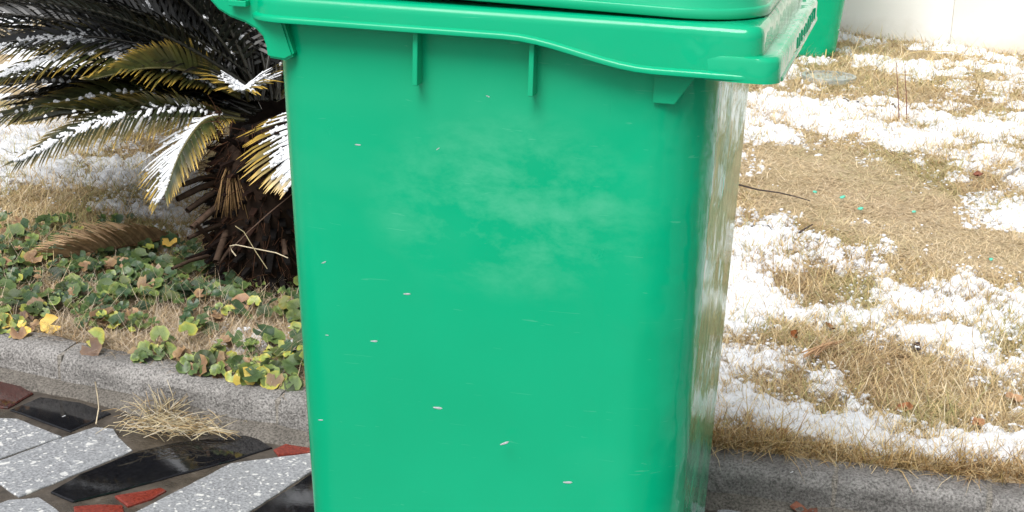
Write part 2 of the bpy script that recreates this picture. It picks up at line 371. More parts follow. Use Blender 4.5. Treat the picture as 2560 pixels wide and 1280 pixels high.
# ------------------------------------------------------------------ wheeled bin
W2, XF, XR, ZT = .2796, .36, -.30, .98
def rr(x0, x1, y0, y1, radii, seg=8):                   # rounded rectangle, ccw: rear-near, front-near, front-far, rear-far
    P = []
    for (cx, cy, sx, sy, a0), r in zip(((x0, y0, 1, 1, 180), (x1, y0, -1, 1, 270), (x1, y1, -1, -1, 0), (x0, y1, 1, -1, 90)), radii):
        for k in range(seg+1):
            a = R(a0+90*k/seg); P.append((cx+sx*r+r*math.cos(a), cy+sy*r+r*math.sin(a)))
    return P
def loft(name, rings, mat, parent, cap0=False, cap1=False, autos=R(40), sub=None):
    n = len(rings[0]); V = [p for r_ in rings for p in r_]; Q = []
    for i in range(len(rings)-1):
        for k in range(n): Q.append((i*n+k, i*n+(k+1) % n, (i+1)*n+(k+1) % n, (i+1)*n+k))
    if cap0: Q.append(tuple(reversed(range(n))))
    if cap1: Q.append(tuple(range((len(rings)-1)*n, len(rings)*n)))
    return pydata(name, V, Q, mat, parent, True, autos)
def refine(P, step=.03):
    out = []
    for i in range(len(P)):
        a, b = np.array(P[i]), np.array(P[(i+1) % len(P)]); k = max(1, int(np.linalg.norm(b-a)/step))
        out += [tuple(a+(b-a)*j/k) for j in range(k)]
    return out
def plate(name, outline, y0, y1, mat, parent, bevel=.003):  # outline in x-z, thickness in y
    bm = bmesh.new(); f = bm.faces.new([bm.verts.new((x, y0, z)) for x, z in outline])
    r_ = bmesh.ops.extrude_face_region(bm, geom=[f]); bmesh.ops.translate(bm, vec=(0, y1-y0, 0), verts=[v for v in r_['geom'] if isinstance(v, bmesh.types.BMVert)])
    bmesh.ops.recalc_face_normals(bm, faces=bm.faces)
    if bevel: bmesh.ops.bevel(bm, geom=[e for e in bm.edges if e.calc_face_angle(0) > R(35)], offset=bevel, segments=2, affect='EDGES')
    me = bpy.data.meshes.new(name); bm.to_mesh(me); bm.free(); return link(name, me, mat, parent)

def make_bin(loc, rz, taper, mat, label, detail=True):
    root = tag(empty('wheeled_bin', loc, rz), label, 'bin', 'green wheeled bins')
    tl, tr, ty = taper
    # body
    rings = []
    zs = list(np.linspace(.955, .03, 30))+[.012, .004]
    for i, z in enumerate(zs):
        d = .88-z; ins = (0 if z > .02 else (.006 if z > .01 else .02))
        P = rr(-.279+tl*d+ins, .281-tr*d-ins, -.2505+ty*d+ins, .2505-ty*d-ins, (.055-.0*d, .082, .082, .055), 10)
        rings.append([(x, y, z) for x, y in P])
    loft('body', rings, mat, root, False, True)
    # rim: skirt that gets deeper towards the front, with a bead along its lower edge
    P0 = rr(XR, XF-.022, -W2, W2, (.05, .022, .022, .05), 8); P0i = rr(XR+.05, XF-.022-.055, -W2+.05, W2-.05, (.02, .012, .012, .02), 8); P = []; Pi = []
    for i in range(len(P0)):
        a, b, ai, bi = (np.array(q) for q in (P0[i], P0[(i+1) % len(P0)], P0i[i], P0i[(i+1) % len(P0)])); k = max(1, int(np.linalg.norm(b-a)/.02))
        P += [tuple(a+(b-a)*j/k) for j in range(k)]; Pi += [tuple(ai+(bi-ai)*j/k) for j in range(k)]
    def zb(x):
        s = float(sstep(.035, .215, x)); return ZT-.034-.028*s
    c0 = ((XR+XF)/2, 0)
    prof = [(-.055, -.012, 0), (-.055, 0, 0), (-.012, 0, 0), (-.006, -.0010, 0), (-.002, -.0038, 0), (.0, -.009, 0), (.0005, -.013, 0),
            (.0015, .0090, 1), (.0050, .0074, 1), (.0064, .0050, 1), (.0058, .001, 1), (.004, 0, 1), (-.003, 0, 1), (-.0045, .006, 1), (-.0065, -.02, 0), (-.035, -.022, 0)]
    n = len(P); V = []
    cen = np.array([0.03, 0])
    nor = []
    for i in range(n):
        a, b = np.array(P[i-1]), np.array(P[(i+1) % n]); d = b-a; d /= np.linalg.norm(d); nor.append(np.array([d[1], -d[0]]))
    rings = [[(P[i][0]+nor[i][0]*o, P[i][1]+nor[i][1]*o, (zb(P[i][0]) if low else ZT)+dz) if o > -.02 else (*Pi[i], ZT+dz) for i in range(n)] for o, dz, low in prof]
    loft('rim', rings, mat, root, autos=R(50))
    # front lip, stepping out below the rim and fading into the sides
    lip = []
    for y_s in (-1, 1):
        seq = [(XF-.085, .001), (XF-.05, .0052), (XF-.028, .0058)] + [(XF-.024+.024*math.sin(R(a)), .0058-.024+.024*math.cos(R(a))) for a in (18, 36, 54, 72, 90)]
        pts = [(x, y_s*(W2+o)) for x, o in seq]; lip.append(pts if y_s < 0 else pts[::-1])
    L = lip[0]+lip[1]; zl = ZT-.0635
    inner = [(XF-.085, W2-.02), (XF-.085, -W2+.02)]
    prof2 = [(0, -.0), (.0, .003), (.0, .024), (-.002, .0285), (-.006, .030)]
    def offs(o): return [(x+(o if x > XF-.03 else 0), y-math.copysign(o, y)*-1 if abs(y) > W2-.02 else y) for x, y in L]
    rings = [[(x, y, zl+z) for x, y in [(a+ (o if a > XF-.03 else o*.3), b+(o if b > 0 else -o)*(1 if abs(b) > W2-.03 else 0)) for a, b in L]+inner] for o, z in prof2]
    lo = loft('front_lip', rings, mat, root, False, True, R(45))
    rings = [[(x+o, y, z) for x, y in rr(XF-.05, XF+.0025, -W2+.012, W2-.012, (.01, .02, .02, .01), 5)] for o, z in ((-.002, zl-.001), (0, zl), (0, zl+.004), (-.003, zl+.006))]
    loft('lip_bead', rings, mat, lo, True, True)
    if detail:
        for k in range(9):                              # comb for the lifting rail
            y = -.06 + k*.034 + random.uniform(-.006, .006)
            box('comb_tooth', (XF-.001, y, zl+.014), (.0055, .003, .012+random.uniform(0, .006)), mat, lo, .0008)
        for x_px, v0, v1 in ((1042, 86, 221), (1331, 108, 248)):   # two stiffening fins under the rim, each side
            a = at_y(x_px, v0, -.268); b = at_y(x_px, v1, -.262)
            for s in (-1, 1):
                zc = (a[2]+b[2])/2; h = a[2]-b[2]
                box('stiffening_fin', ((a[0]+b[0])/2, s*.2575, zc), (.0065, .031, h), mat, root, .0012)
        for y in (-.253, -.105, .105, .253):             # gussets under the front lip
            ol = [(.212, .94), (.270, .94), (.264, .918), (.238, .879), (.212, .879)] if abs(y) > .2 else [(.262, .94), (.322, .94), (.322, .917), (.300, .893), (.262, .885)]
            plate('lip_gusset', ol, y-.003, y+.003, mat, root, .0008)
        # rear carrying bracket, both sides, with the grip bar between
        px = [(735, 150), (712, 162), (668, 154), (664, 126), (656, 102), (640, 84), (610, 66), (575, 53), (545, 34), (522, 8), (510, -30), (506, -75), (516, -118), (548, -140), (600, -120), (640, -60), (700, -20), (706, 62)]
        ol = [(q[0], q[2]) for q in (at_y(u, v, -.262) for u, v in px)]
        for s in (-1, 1): plate('handle_bracket', ol, s*.262, s*.222, mat, root, .003)
        g = at_y(545, -95, -.24); V, Q = tube([(g[0], y, g[2]) for y in np.linspace(-.235, .235, 9)], .016, 14); pydata('grip_bar', V, Q, mat, root, True, R(40))
        for u0, v0 in ((592, 19),):
            g = at_y(u0, v0, -.275)
            for s in (-1, 1):
                box('hinge_tab', (g[0], s*.268, g[2]), (.024, .014, .0075), mat, root, .001)
                V, Q = tube([(g[0]+.002, s*.25, g[2]+.009), (g[0]+.002, s*.272, g[2]+.009)], .0055, 12); pydata('hinge_pin', V, Q, M_RUB, root, True, R(40))
        # lid, resting on the front of the rim and a touch open at the back
        lid = empty('lid'); lid.parent = root; lid.location = (.2, 0, ZT+.0035); lid.rotation_euler = (0, R(.9), 0)
        def lr(o, z, sl=0): return [(x-.2, y, z+sl*(XF-.02-x)) for x, y in rr(XR+.02-o, XF-.026+o, -W2+.014-o, W2-.014+o, (.03, .10+o, .10+o, .03), 12)]
        rings = [lr(-.012, .001), lr(-.001, .0), lr(.0, .001), lr(.0, .0105), lr(-.0012, .0118), lr(-.0035, .0122), lr(-.006, .020), lr(-.013, .052, .02), lr(-.018, .062, .03), lr(-.028, .068, .05), lr(-.06, .073, .06), lr(-.12, .076, .08), lr(-.2, .078, .09)]
        loft('lid_shell', rings, mat, lid, False, True, R(60))
        a = at_y(1430, 20, -.262); b = at_y(1697, 20, -.262)
        P = rr(a[0]-.2, b[0]-.2, .022, .056, (.008,)*4, 5)
        rings = [[(x, -W2+.014+.0045+(z-.012)*.215 - o, z) for x, z in P] for o in (-.002, .0004)]
        loft('sticker', rings, M_STICK, lid, True, True)
    for s in (-1, 1):                                    # wheels on the rear axle
        rg = []
        for y, r_ in ((-.024, .055), (-.022, .09), (-.015, .098), (0, .1), (.015, .098), (.022, .09), (.024, .055)):
            rg.append([(-.232+r_*math.cos(a), s*.245+y, .1+r_*math.sin(a)) for a in np.linspace(0, 2*math.pi, 28, endpoint=False)])
        wh = loft('wheel', rg, M_RUB, root, True, True)
        rg = [[(-.232+.05*math.cos(a), s*.245+y, .1+.05*math.sin(a)) for a in np.linspace(0, 2*math.pi, 20, endpoint=False)] for y in (-.027, .027)]
        loft('hub', rg, mat, wh, True, True)
    V, Q = tube([(-.232, -.24, .1), (-.232, .24, .1)], .011, 10); pydata('axle', V, Q, M_RUB, root, True, R(40))
    return root
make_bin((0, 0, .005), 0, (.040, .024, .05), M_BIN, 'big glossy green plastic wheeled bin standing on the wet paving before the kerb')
bc = at(2097, 150, KH)[:2] - RT[:2]*.185 + AW[:2]*.25
make_bin((*bc, KH-.004), math.atan2(-AW[1], -AW[0])+R(3), (.06, .05, .085), M_BIN2, 'smaller-looking green wheeled bin standing on the lawn against the pale wall', False)

# ------------------------------------------------------------------ snow cover on the lawn
def ell(u, v, ru, rv, amp):                              # a patch of the lawn, given where the photo shows it
    c = at(u, v, KH); a = at(u+ru, v, KH)-c; b = at(u, v-rv, KH)-c
    return c[:2], a[:2], b[:2], amp
BARE = [ell(1950, 400, 190, 60, -.5), ell(2150, 470, 190, 85, -.65), ell(2330, 560, 210, 80, -.65), ell(2520, 640, 160, 60, -.6), ell(1930, 520, 110, 40, -.25), ell(2000, 440, 140, 60, -.4),
        ell(2180, 900, 190, 65, -.75), ell(2300, 980, 150, 60, -.7), ell(2080, 840, 150, 40, -.5), ell(1990, 940, 80, 35, -.35), ell(2440, 1010, 120, 35, -.4),
        ell(1960, 690, 110, 28, -.35), ell(2400, 780, 140, 30, -.25), ell(2540, 820, 70, 50, -.2), ell(2100, 190, 110, 40, -.5), ell(2400, 195, 90, 25, -.45), ell(2210, 210, 40, 40, -.3), ell(2200, 120, 130, 22, -.6), ell(2460, 140, 120, 12, -.3),
        ell(1900, 860, 90, 22, -.25), ell(2120, 690, 120, 14, -.3), ell(2350, 250, 60, 18, -.25), ell(2330, 720, 60, 18, -.2)]
SNOWY = [ell(1900, 1030, 160, 40, .55), ell(2150, 1080, 200, 45, .6), ell(2420, 1130, 180, 38, .6), ell(2560, 1120, 160, 60, .5), ell(1880, 620, 130, 55, .75), ell(2060, 655, 150, 42, .65), ell(1860, 720, 130, 40, .5), ell(2300, 740, 160, 25, .35), ell(2250, 270, 200, 30, .2), ell(2450, 330, 120, 40, .25), ell(2160, 780, 200, 32, .5), ell(2300, 850, 160, 35, .55), ell(2450, 920, 120, 40, .45), ell(1880, 770, 130, 30, .45), ell(2260, 820, 190, 26, .4),
         ell(1860, 890, 90, 40, .45), ell(2100, 270, 200, 50, .25), ell(2300, 330, 150, 35, .25), ell(2350, 440, 70, 40, .35), ell(2250, 170, 110, 16, .3), ell(2540, 480, 60, 40, .35), ell(2020, 320, 120, 25, .25), ell(1930, 250, 90, 35, .3),
         ell(200, 430, 330, 50, .4), ell(60, 350, 200, 60, .35), ell(380, 500, 180, 20, .3), ell(620, 870, 90, 16, .25), ell(440, 815, 90, 18, .2), ell(720, 890, 50, 20, .3)]
def bump_at(x, y, E):
    (c, a, b, amp) = E; M2 = np.linalg.inv(np.array([[a[0], b[0]], [a[1], b[1]]])); dx = x-c[0]; dy = y-c[1]
    p = M2[0, 0]*dx+M2[0, 1]*dy; q = M2[1, 0]*dx+M2[1, 1]*dy; return amp*np.exp(-(p*p+q*q)*1.1)
def snow_m(x, y):                                        # >0 where snow lies
    u = (x-y)*.707; v = (x+y)*.707
    m = (fbm(u*2.2, v*4.6, 11, 3)-.5)*1.5 + (fbm(x*14, y*10, 21, 3)-.5)*1.5 + (fbm(x*75, y*65, 31, 2)-.5)*1.1 - .02
    for E in BARE+SNOWY: m = m + bump_at(x, y, E)
    d = y-(yk(x)+KW)                                     # grass strip at the kerb stays bare; ground cover on the other side too
    right = sstep(-.35, .1, x); m = m - (1-sstep(.0, .085+.05*fbm(x*5, y*0, 41, 2), d))*1.6*right
    left = 1-sstep(-.45, -.2, x); m = m - left*(1-sstep(.45, .95, d))*.55
    return m
def snow_h(m, x, y):
    return .012*sstep(0, .6, m) + .006*np.clip(m, 0, 1) + (.022*(fbm(x*34, y*34, 51, 3)-.5) + .012*(fbm(x*100, y*100, 61, 2)-.5))*sstep(-.02, .12, m) - .012*sstep(.0, -.12, m)
def snow_patch(x0, x1, y0, y1, st):
    X, Y = np.meshgrid(np.arange(x0, x1, st), np.arange(y0, y1, st), indexing='ij')
    d = (np.stack([X, Y, np.full_like(X, KH)], -1)-CAM); z = d@AF; U = 1280+F*(d@AR)/z; Vv = 640-F*(d@AU)/z
    m = snow_m(X, Y)
    Z = lawn_h(X, Y)+snow_h(m, X, Y)
    I = np.arange(X.size).reshape(X.shape); q = np.stack([I[:-1, :-1], I[1:, :-1], I[1:, 1:], I[:-1, 1:]], -1).reshape(-1, 4)
    ok = (m > -.06).ravel(); inner = (Y > yk(X)+KW-.004).ravel()
    q = q[ok[q].any(1) & inner[q].all(1)]
    P = np.stack([X, Y, Z], -1).reshape(-1, 3)
    used = np.unique(q); mp = np.full(X.size, -1); mp[used] = np.arange(len(used))
    return P[used], mp[q]
PV = []; PQ = []; k = 0
for a in ((.05, 1.45, .6, 2.1, .006), (-.3, 2.2, 2.1, 4.0, .010), (-.6, 2.6, 4.0, 6.4, .014), (-2.6, .05, .6, 2.1, .009), (-2.6, -.3, 2.1, 2.7, .010), (-4.2, -.3, 2.7, 4.0, .02), (-4.2, -.6, 4.0, 5.4, .02), (1.45, 3.2, .6, 2.1, .02)):
    p, q = snow_patch(*a); PV.append(p); PQ.append(q+k); k += len(p)
snow = tag(arrays('snow', np.concatenate(PV), np.concatenate(PQ), mat=M_SNOW), 'thin patchy white snow lying over the dry lawn', 'snow', kind='stuff')
# loose crumbs of snow along the edges of the patches and caught on the blades
ico = bmesh.new(); bmesh.ops.create_icosphere(ico, subdivisions=1, radius=1); IV = np.array([v.co[:] for v in ico.verts]); IT = np.array([[v.index for v in f.verts] for f in ico.faces]); ico.free()
def sample_visible(n, u0, u1, v0, v1):                   # points of the lawn spread as the photo sees them
    U = rng.uniform(u0, u1, n); Vv = rng.uniform(v0, v1, n)
    d = AF[None]*F + AR[None]*(U-1280)[:, None] - AU[None]*(Vv-640)[:, None]; P = CAM + d*((KH-CAM[2])/d[:, 2])[:, None]
    return P[:, 0], P[:, 1]
cx, cy = [], []
for a in ((42000, 1700, 2650, 60, 1240), (22000, -60, 780, 300, 640), (1200, 430, 780, 780, 960)):
    x, y = sample_visible(*a); cx.append(x); cy.append(y)
cx = np.concatenate(cx); cy = np.concatenate(cy); m = snow_m(cx, cy)
keep = (m > -.14) & (m < .2) & (cy > yk(cx)+KW+.01) & (rng.random(len(cx)) < np.where(m > 0, .6, .28)); cx, cy, m = cx[keep], cy[keep], m[keep]; n = len(cx)
sz = rng.uniform(.0012, .0036, n)*(1+.6*(m > 0))
cz = lawn_h(cx, cy)+snow_h(m, cx, cy)*(m > 0)+rng.uniform(0, .014, n)*(m < .05)
J = 1+.35*(rng.random((n, len(IV), 1))-.5)
V = IV[None]*J*(sz[:, None, None]*np.array([1.3, 1.1, .8])) + np.stack([cx, cy, cz], -1)[:, None]
tag(arrays('snow_crumbs', V.reshape(-1, 3), tris=(IT[None]+(np.arange(n)*len(IV))[:, None, None]).reshape(-1, 3), mat=M_SNOW), 'small loose crumbs of snow scattered between the dry blades', 'snow', kind='stuff')

# ------------------------------------------------------------------ dry grass
def blades(name, x, y, z, L, Wd, az, lean, curl, C, mat, **kw):
    n = len(x); ts = (0, .36, .72, 1.0); V = np.zeros((n, 7, 3)); Cc = np.zeros((n, 7, 3))
    hd = np.stack([np.cos(az), np.sin(az), np.zeros(n)], -1); sdv = np.stack([-np.sin(az), np.cos(az), np.zeros(n)], -1)
    pos = np.stack([x, y, z], -1); last = 0; idx = 0
    for i, t in enumerate(ts):
        if i:
            e = lean + curl*(t-.2); st = L*(t-last)
            pos = pos + hd*(np.sin(e)*st)[:, None]; pos[:, 2] += np.cos(e)*st
            pos = pos + sdv*(rng.normal(0, .05, n)*L)[:, None]
        last = t; w_ = Wd*(1-.75*t)
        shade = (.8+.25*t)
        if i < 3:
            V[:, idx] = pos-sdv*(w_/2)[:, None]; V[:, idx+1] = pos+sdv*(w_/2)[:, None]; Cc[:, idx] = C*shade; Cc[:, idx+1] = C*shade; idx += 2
        else: V[:, idx] = pos; Cc[:, idx] = C*shade
    b = (np.arange(n)*7)[:, None]
    Q = np.concatenate([b+np.array([0, 1, 3, 2]), b+np.array([2, 3, 5, 4])]); T = b+np.array([4, 5, 6])
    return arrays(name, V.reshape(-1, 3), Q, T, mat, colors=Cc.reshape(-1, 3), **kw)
PAL = np.array([(.56, .42, .22), (.62, .52, .33), (.46, .32, .16), (.34, .31, .12), (.27, .17, .09), (.68, .60, .46), (.23, .25, .08)])
def grass_cols(x, y, n, greenish=0.0):
    g = fbm(x*5, y*5, 71, 3)+greenish; br = fbm(x*4, y*4, 81, 3)
    c = PAL[rng.choice(6, n, p=[.3, .25, .14, .06, .09, .16])]
    gm = (rng.random(n) < sstep(.5, .68, g)*.75); c[gm] = PAL[rng.choice([3, 3, 6, 0], gm.sum())]
    bm_ = (rng.random(n) < sstep(.58, .75, br)*.55); c[bm_] = PAL[rng.choice([2, 4], bm_.sum())]
    return (c*.82+np.array([.68, .57, .40])*.18)*np.array([1.0, .985, .93])*rng.uniform(.8, 1.4, (n, 1))
def field(name, label, n, win, kerbdist=.02, lscale=1, greenish=0.0, maxd=None):
    if win: x, y = sample_visible(n, *win)
    else:                                                # the lawn on either side of the view
        x = rng.uniform(-3.2, 3.0, n); y = .6+5*rng.random(n)**1.6; d = np.stack([x, y, np.full(n, KH)], -1)-CAM; U = 1280+F*(d@AR)/(d@AF); k = (U < -80) | (U > 2680) | ((U > 800) & (U < 1700)); x, y = x[k], y[k]; n = len(x)
    m = snow_m(x, y)
    d = y-(yk(x)+KW); keep = (d > kerbdist) & (rng.random(n) < 1-.68*sstep(-.02, .30, m))
    if maxd: keep &= d < maxd
    x, y, m = x[keep], y[keep], m[keep]; n = len(x)
    flat = np.clip(sum(bump_at(x, y, E) for E in BARE[:6])*-1.4, 0, 1)       # the trodden strip
    dep = ((np.stack([x, y, np.full(n, KH)], -1)-CAM)@AF)
    L = rng.gamma(4, .0088, n)*(1-.45*flat)*lscale*(1+.12*(dep-3)); Wd = rng.uniform(.0011, .0024, n)*(.55+.16*dep)
    lean = rng.uniform(.75, 1.52, n)*(1-flat)+flat*rng.uniform(1.1, 1.54, n)
    up = m > .06; lean[up] *= .6; L[up] *= .8; z = lawn_h(x, y)-.004+np.where(up, .004, 0)
    c = grass_cols(x, y, n, greenish); c[flat > .5] = c[flat > .5]*.55+np.array([.70, .58, .40])*.5
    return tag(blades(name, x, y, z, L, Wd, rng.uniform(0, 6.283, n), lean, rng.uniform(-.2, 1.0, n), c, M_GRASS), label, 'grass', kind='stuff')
field('dry_grass', 'dry straw coloured lawn grass poking through the snow beside the bin', 175000, (1700, 2680, 60, 1240))
field('olive_grass', 'dry olive lawn grass showing through the snow behind the cycad', 62000, (-80, 800, 250, 720), .0, 1.0, .12)
field('side_grass', 'dry lawn grass on the open ground past both sides of the view and behind the bin', 70000, None)
# long dead blades that hang over the kerb
n = 5200; x = rng.uniform(-.1, 1.6, n); d = rng.gamma(2, .022, n)-.012; y = yk(x)+KW+np.clip(d, -.01, .13); cl = fbm(x*9, y*6, 91, 2)
k_ = rng.random(n) < .35+.9*cl; x, y, cl = x[k_], y[k_], cl[k_]; n = len(x)
az = np.where(rng.random(n) < .6, rng.normal(-1.57, .8, n), rng.uniform(0, 6.28, n))
tag(blades('kerb_grass', x, y, lawn_h(x, y)-.003, rng.gamma(6, .010, n)*(.6+.8*cl), rng.uniform(.0014, .0026, n), az, rng.uniform(.25, 1.25, n), rng.uniform(.2, 1.3, n), grass_cols(x, y, n)*np.array([1., .93, .8]), M_GRASS),
    'long dead tan grass leaning over the kerb beside the bin', 'grass', kind='stuff')
# matted straw among the ground cover
x, y = sample_visible(26000, -80, 800, 600, 985); d = y-(yk(x)+KW); p_ = fbm(x*6, y*6, 95, 3)
k_ = (d > -.012) & (p_ > .42+.2*rng.random(len(p_))); x, y = x[k_], y[k_]; n = len(x)
tag(blades('matted_straw', x, y, lawn_h(x, y), rng.gamma(5, .011, n), rng.uniform(.0009, .0017, n), rng.uniform(0, 6.28, n), rng.uniform(.8, 1.5, n), rng.uniform(-.3, .7, n), PAL[rng.choice([1, 5, 5, 2], n)]*rng.uniform(.65, 1.0, (n, 1))*np.array([.95, .88, .85]), M_STRAW),
    'matted pale straw lying between the round leaves above the kerb', 'straw', kind='stuff')

# ------------------------------------------------------------------ ground cover with round leaves
def leaf_mesh(name, c1, c2, seed):
    rd = random.Random(seed); V = [(0, 0, 0)]; C = [np.array(c1)*.9]; n = 15
    for ring, rr_ in ((0, .55), (1, 1.0)):
        for i in range(n):
            a = R(28 + 304*i/(n-1)); w_ = 1+.06*math.sin(a*7+seed)*ring+rd.uniform(-.05, .05)*ring
            cup = rd.uniform(-.05, .42)*rr_**2 + (.07*math.sin(a*2+seed))*rr_ + rd.uniform(-.03, .03)*ring
            V.append((rr_*w_*math.cos(a)*1.0, rr_*w_*math.sin(a)*1.02, cup)); f = ring*rd.uniform(.3, 1.0)
            C.append(np.array(c1)*(1-f)+np.array(c2)*f)
    T = [(0, 1+i, 2+i) for i in range(n-1)]; Q = [(1+i, 1+n+i, 2+n+i, 2+i) for i in range(n-1)]
    me = bpy.data.meshes.new(name); me.from_pydata(V, [], T+Q); me.polygons.foreach_set('use_smooth', [True]*len(me.polygons))
    a = me.color_attributes.new('Col', 'FLOAT_COLOR', 'POINT')
    for i, c in enumerate(C): a.data[i].color = (*c, 1)
    me.materials.append(M_LEAF); return me, np.array(V), T, Q, np.array(C)
G1, G2, G3, Y1, B1, LG = (.050, .085, .026), (.095, .140, .04), (.028, .058, .026), (.55, .41, .09), (.20, .125, .07), (.21, .26, .06)
leafset = {k: [leaf_mesh('round_leaf', a, b, s*5+i) for s in range(4)] for i, (k, a, b) in enumerate((('g', G1, G2), ('d', G3, G1), ('l', G2, LG), ('ly', LG, (.42, .36, .06)), ('y', Y1, (.62, .40, .07)), ('b', B1, (.33, .22, .10))))}
gc = tag(empty('ground_cover', at(400, 900, KH)), 'creeping ground cover of round green and yellowing leaves between kerb and cycad', 'plant')
gci = Matrix.Translation(gc.location).inverted()
spots = []
def add_spots(n, u0, u1, vf0, vf1, kinds, wts, r0, r1, ok=None):
    c = 0
    while c < n:
        u = random.uniform(u0, u1); v = random.uniform(vf0(u), vf1(u)); p = at(u, v, KH+.01)
        c += 1
        if ok and not ok(u, v, p): continue
        spots.append((u, v, p, random.choices(kinds, wts)[0], random.uniform(r0, r1)*random.choice((.65, .8, .95, 1.15))))
kv = lambda u: 850+u*.165 if u < 780 else 978                       # photo row of the kerb's back edge
patch = lambda u, v, p: float(fbm(p[0]*7, p[1]*7, 101, 3)) > .41
add_spots(640, -40, 800, lambda u: 575+.06*u, lambda u: kv(u)-70, ['g', 'd', 'l', 'ly', 'b', 'y'], [.36, .36, .14, .05, .08, .01], .011, .023, patch)
add_spots(170, 180, 800, lambda u: 620, lambda u: 760, ['g', 'd', 'l'], [.4, .5, .1], .013, .027)
add_spots(110, -40, 330, lambda u: 545, lambda u: 680, ['g', 'd', 'l', 'b'], [.3, .5, .1, .1], .011, .02)
add_spots(210, -40, 780, lambda u: kv(u)-75, lambda u: kv(u)-4, ['g', 'l', 'ly', 'y', 'b'], [.3, .36, .18, .03, .13], .012, .022, lambda u, v, p: float(fbm(p[0]*9, 0, 111, 2)) > .36)
add_spots(130, -40, 785, lambda u: kv(u)-45, lambda u: kv(u)+8, ['g', 'l', 'ly', 'y', 'b'], [.3, .34, .17, .03, .16], .013, .023, lambda u, v, p: float(fbm(p[0]*7, 3, 117, 2)) > .42)
for u, v, k_, r_ in ((612, 944, 'y', .020), (326, 900, 'y', .019), (126, 812, 'y', .020), (8, 805, 'y', .017), (484, 925, 'ly', .019), (437, 935, 'ly', .015), (420, 880, 'l', .019), (400, 862, 'l', .018), (300, 905, 'l', .018), (225, 895, 'l', .018), (240, 850, 'ly', .02), (375, 905, 'ly', .015),
                     (360, 925, 'ly', .014), (470, 855, 'ly', .018), (425, 630, 'y', .017), (525, 732, 'l', .024), (615, 690, 'g', .026), (665, 700, 'd', .028), (685, 865, 'l', .021), (735, 925, 'g', .022), (545, 945, 'l', .015), (570, 942, 'g', .016), (680, 950, 'ly', .02), (130, 855, 'l', .016), (56, 760, 'l', .018), (280, 745, 'l', .019), (20, 835, 'b', .014), (45, 832, 'b', .015), (228, 870, 'b', .02), (180, 865, 'b', .015), (460, 895, 'b', .016), (540, 818, 'b', .016), (640, 955, 'b', .013)):
    spots.append((u, v, at(u, v, KH+.012), k_, r_*1.12))
add_spots(150, 790, 1150, lambda u: 640, lambda u: 1010, ['g', 'd', 'l', 'b'], [.35, .4, .15, .1], .011, .022)
add_spots(170, -420, -40, lambda u: 600, lambda u: 840+.1*u, ['g', 'd', 'l', 'ly', 'b'], [.35, .35, .15, .07, .08], .011, .022)
spots = [s for s in spots if s[2][1] > yk(s[2][0])+KW-.055]
def leaf_pose(s):
    u, v, p, k_, r_ = s; edge = float(p[1]-(yk(p[0])+KW)); tilt = random.uniform(.1, .75) if edge > .03 else random.uniform(.45, 1.1)
    # tilted mostly towards the open side, the camera and the kerb
    ax = Vector((random.gauss(1, .45), random.gauss(.25, .5), 0)).normalized()
    Rm = Matrix.Rotation(tilt, 4, ax) @ Matrix.Rotation(random.uniform(0, 6.28), 4, 'Z')
    z = p[2]+random.uniform(0, .028) if edge > .03 else KH+random.uniform(.006, .02)
    return Matrix.Translation((p[0], p[1], z)) @ Rm @ Matrix.Scale(r_, 4)
HANDN = {(612, 944), (326, 900), (126, 812), (8, 805), (484, 925), (525, 732), (615, 690), (665, 700)}
order = sorted(range(len(spots)), key=lambda i: -spots[i][4]/depth_of(spots[i][2])*(9 if (spots[i][0], spots[i][1]) in HANDN else 1)*(1 if -20 < spots[i][0] < 765 else .1))
big = set(order[:300]); V = []; T = []; Q = []; C = []; k = 0; SV = []; SQ = []
for i, s in enumerate(spots):
    Mx = leaf_pose(s); me, lv, lt, lq, lc = random.choice(leafset[s[3]])
    if i in big:
        o = bpy.data.objects.new('leaf', me); col.objects.link(o); o.parent = gc; o.matrix_parent_inverse = gci; o.matrix_basis = Mx
    else:
        A = np.array(Mx); V.append(lv@A[:3, :3].T+A[:3, 3]); C.append(lc); T += [tuple(a+k for a in f) for f in lt]; Q += [tuple(a+k for a in f) for f in lq]; k += len(lv)
    tp = np.array(Mx.translation); g = np.array([tp[0]+random.uniform(-.02, .02), tp[1]+random.uniform(.0, .03), 0]); g[2] = float(lawn_h(g[0], g[1]))
    if g[1] < yk(g[0])+KW: g[1] = float(yk(g[0]))+KW+.005
    q, f = tube([g, (g+tp)/2+np.array([0, 0, .004]), tp], .0007, 3); b = len(SV); SV += q; SQ += [tuple(a+b for a in ff) for ff in f if len(ff) == 4]
o = arrays('leaf_mat', np.concatenate(V), Q, T, M_LEAF, gc, np.concatenate(C)); o.matrix_parent_inverse = gci; o['kind'] = 'stuff'
o = arrays('leaf_stalks', np.array(SV), SQ, None, M_LEAF, gc, np.tile(np.array([[.16, .18, .05]]), (len(SV), 1))); o.matrix_parent_inverse = gci; o['kind'] = 'stuff'

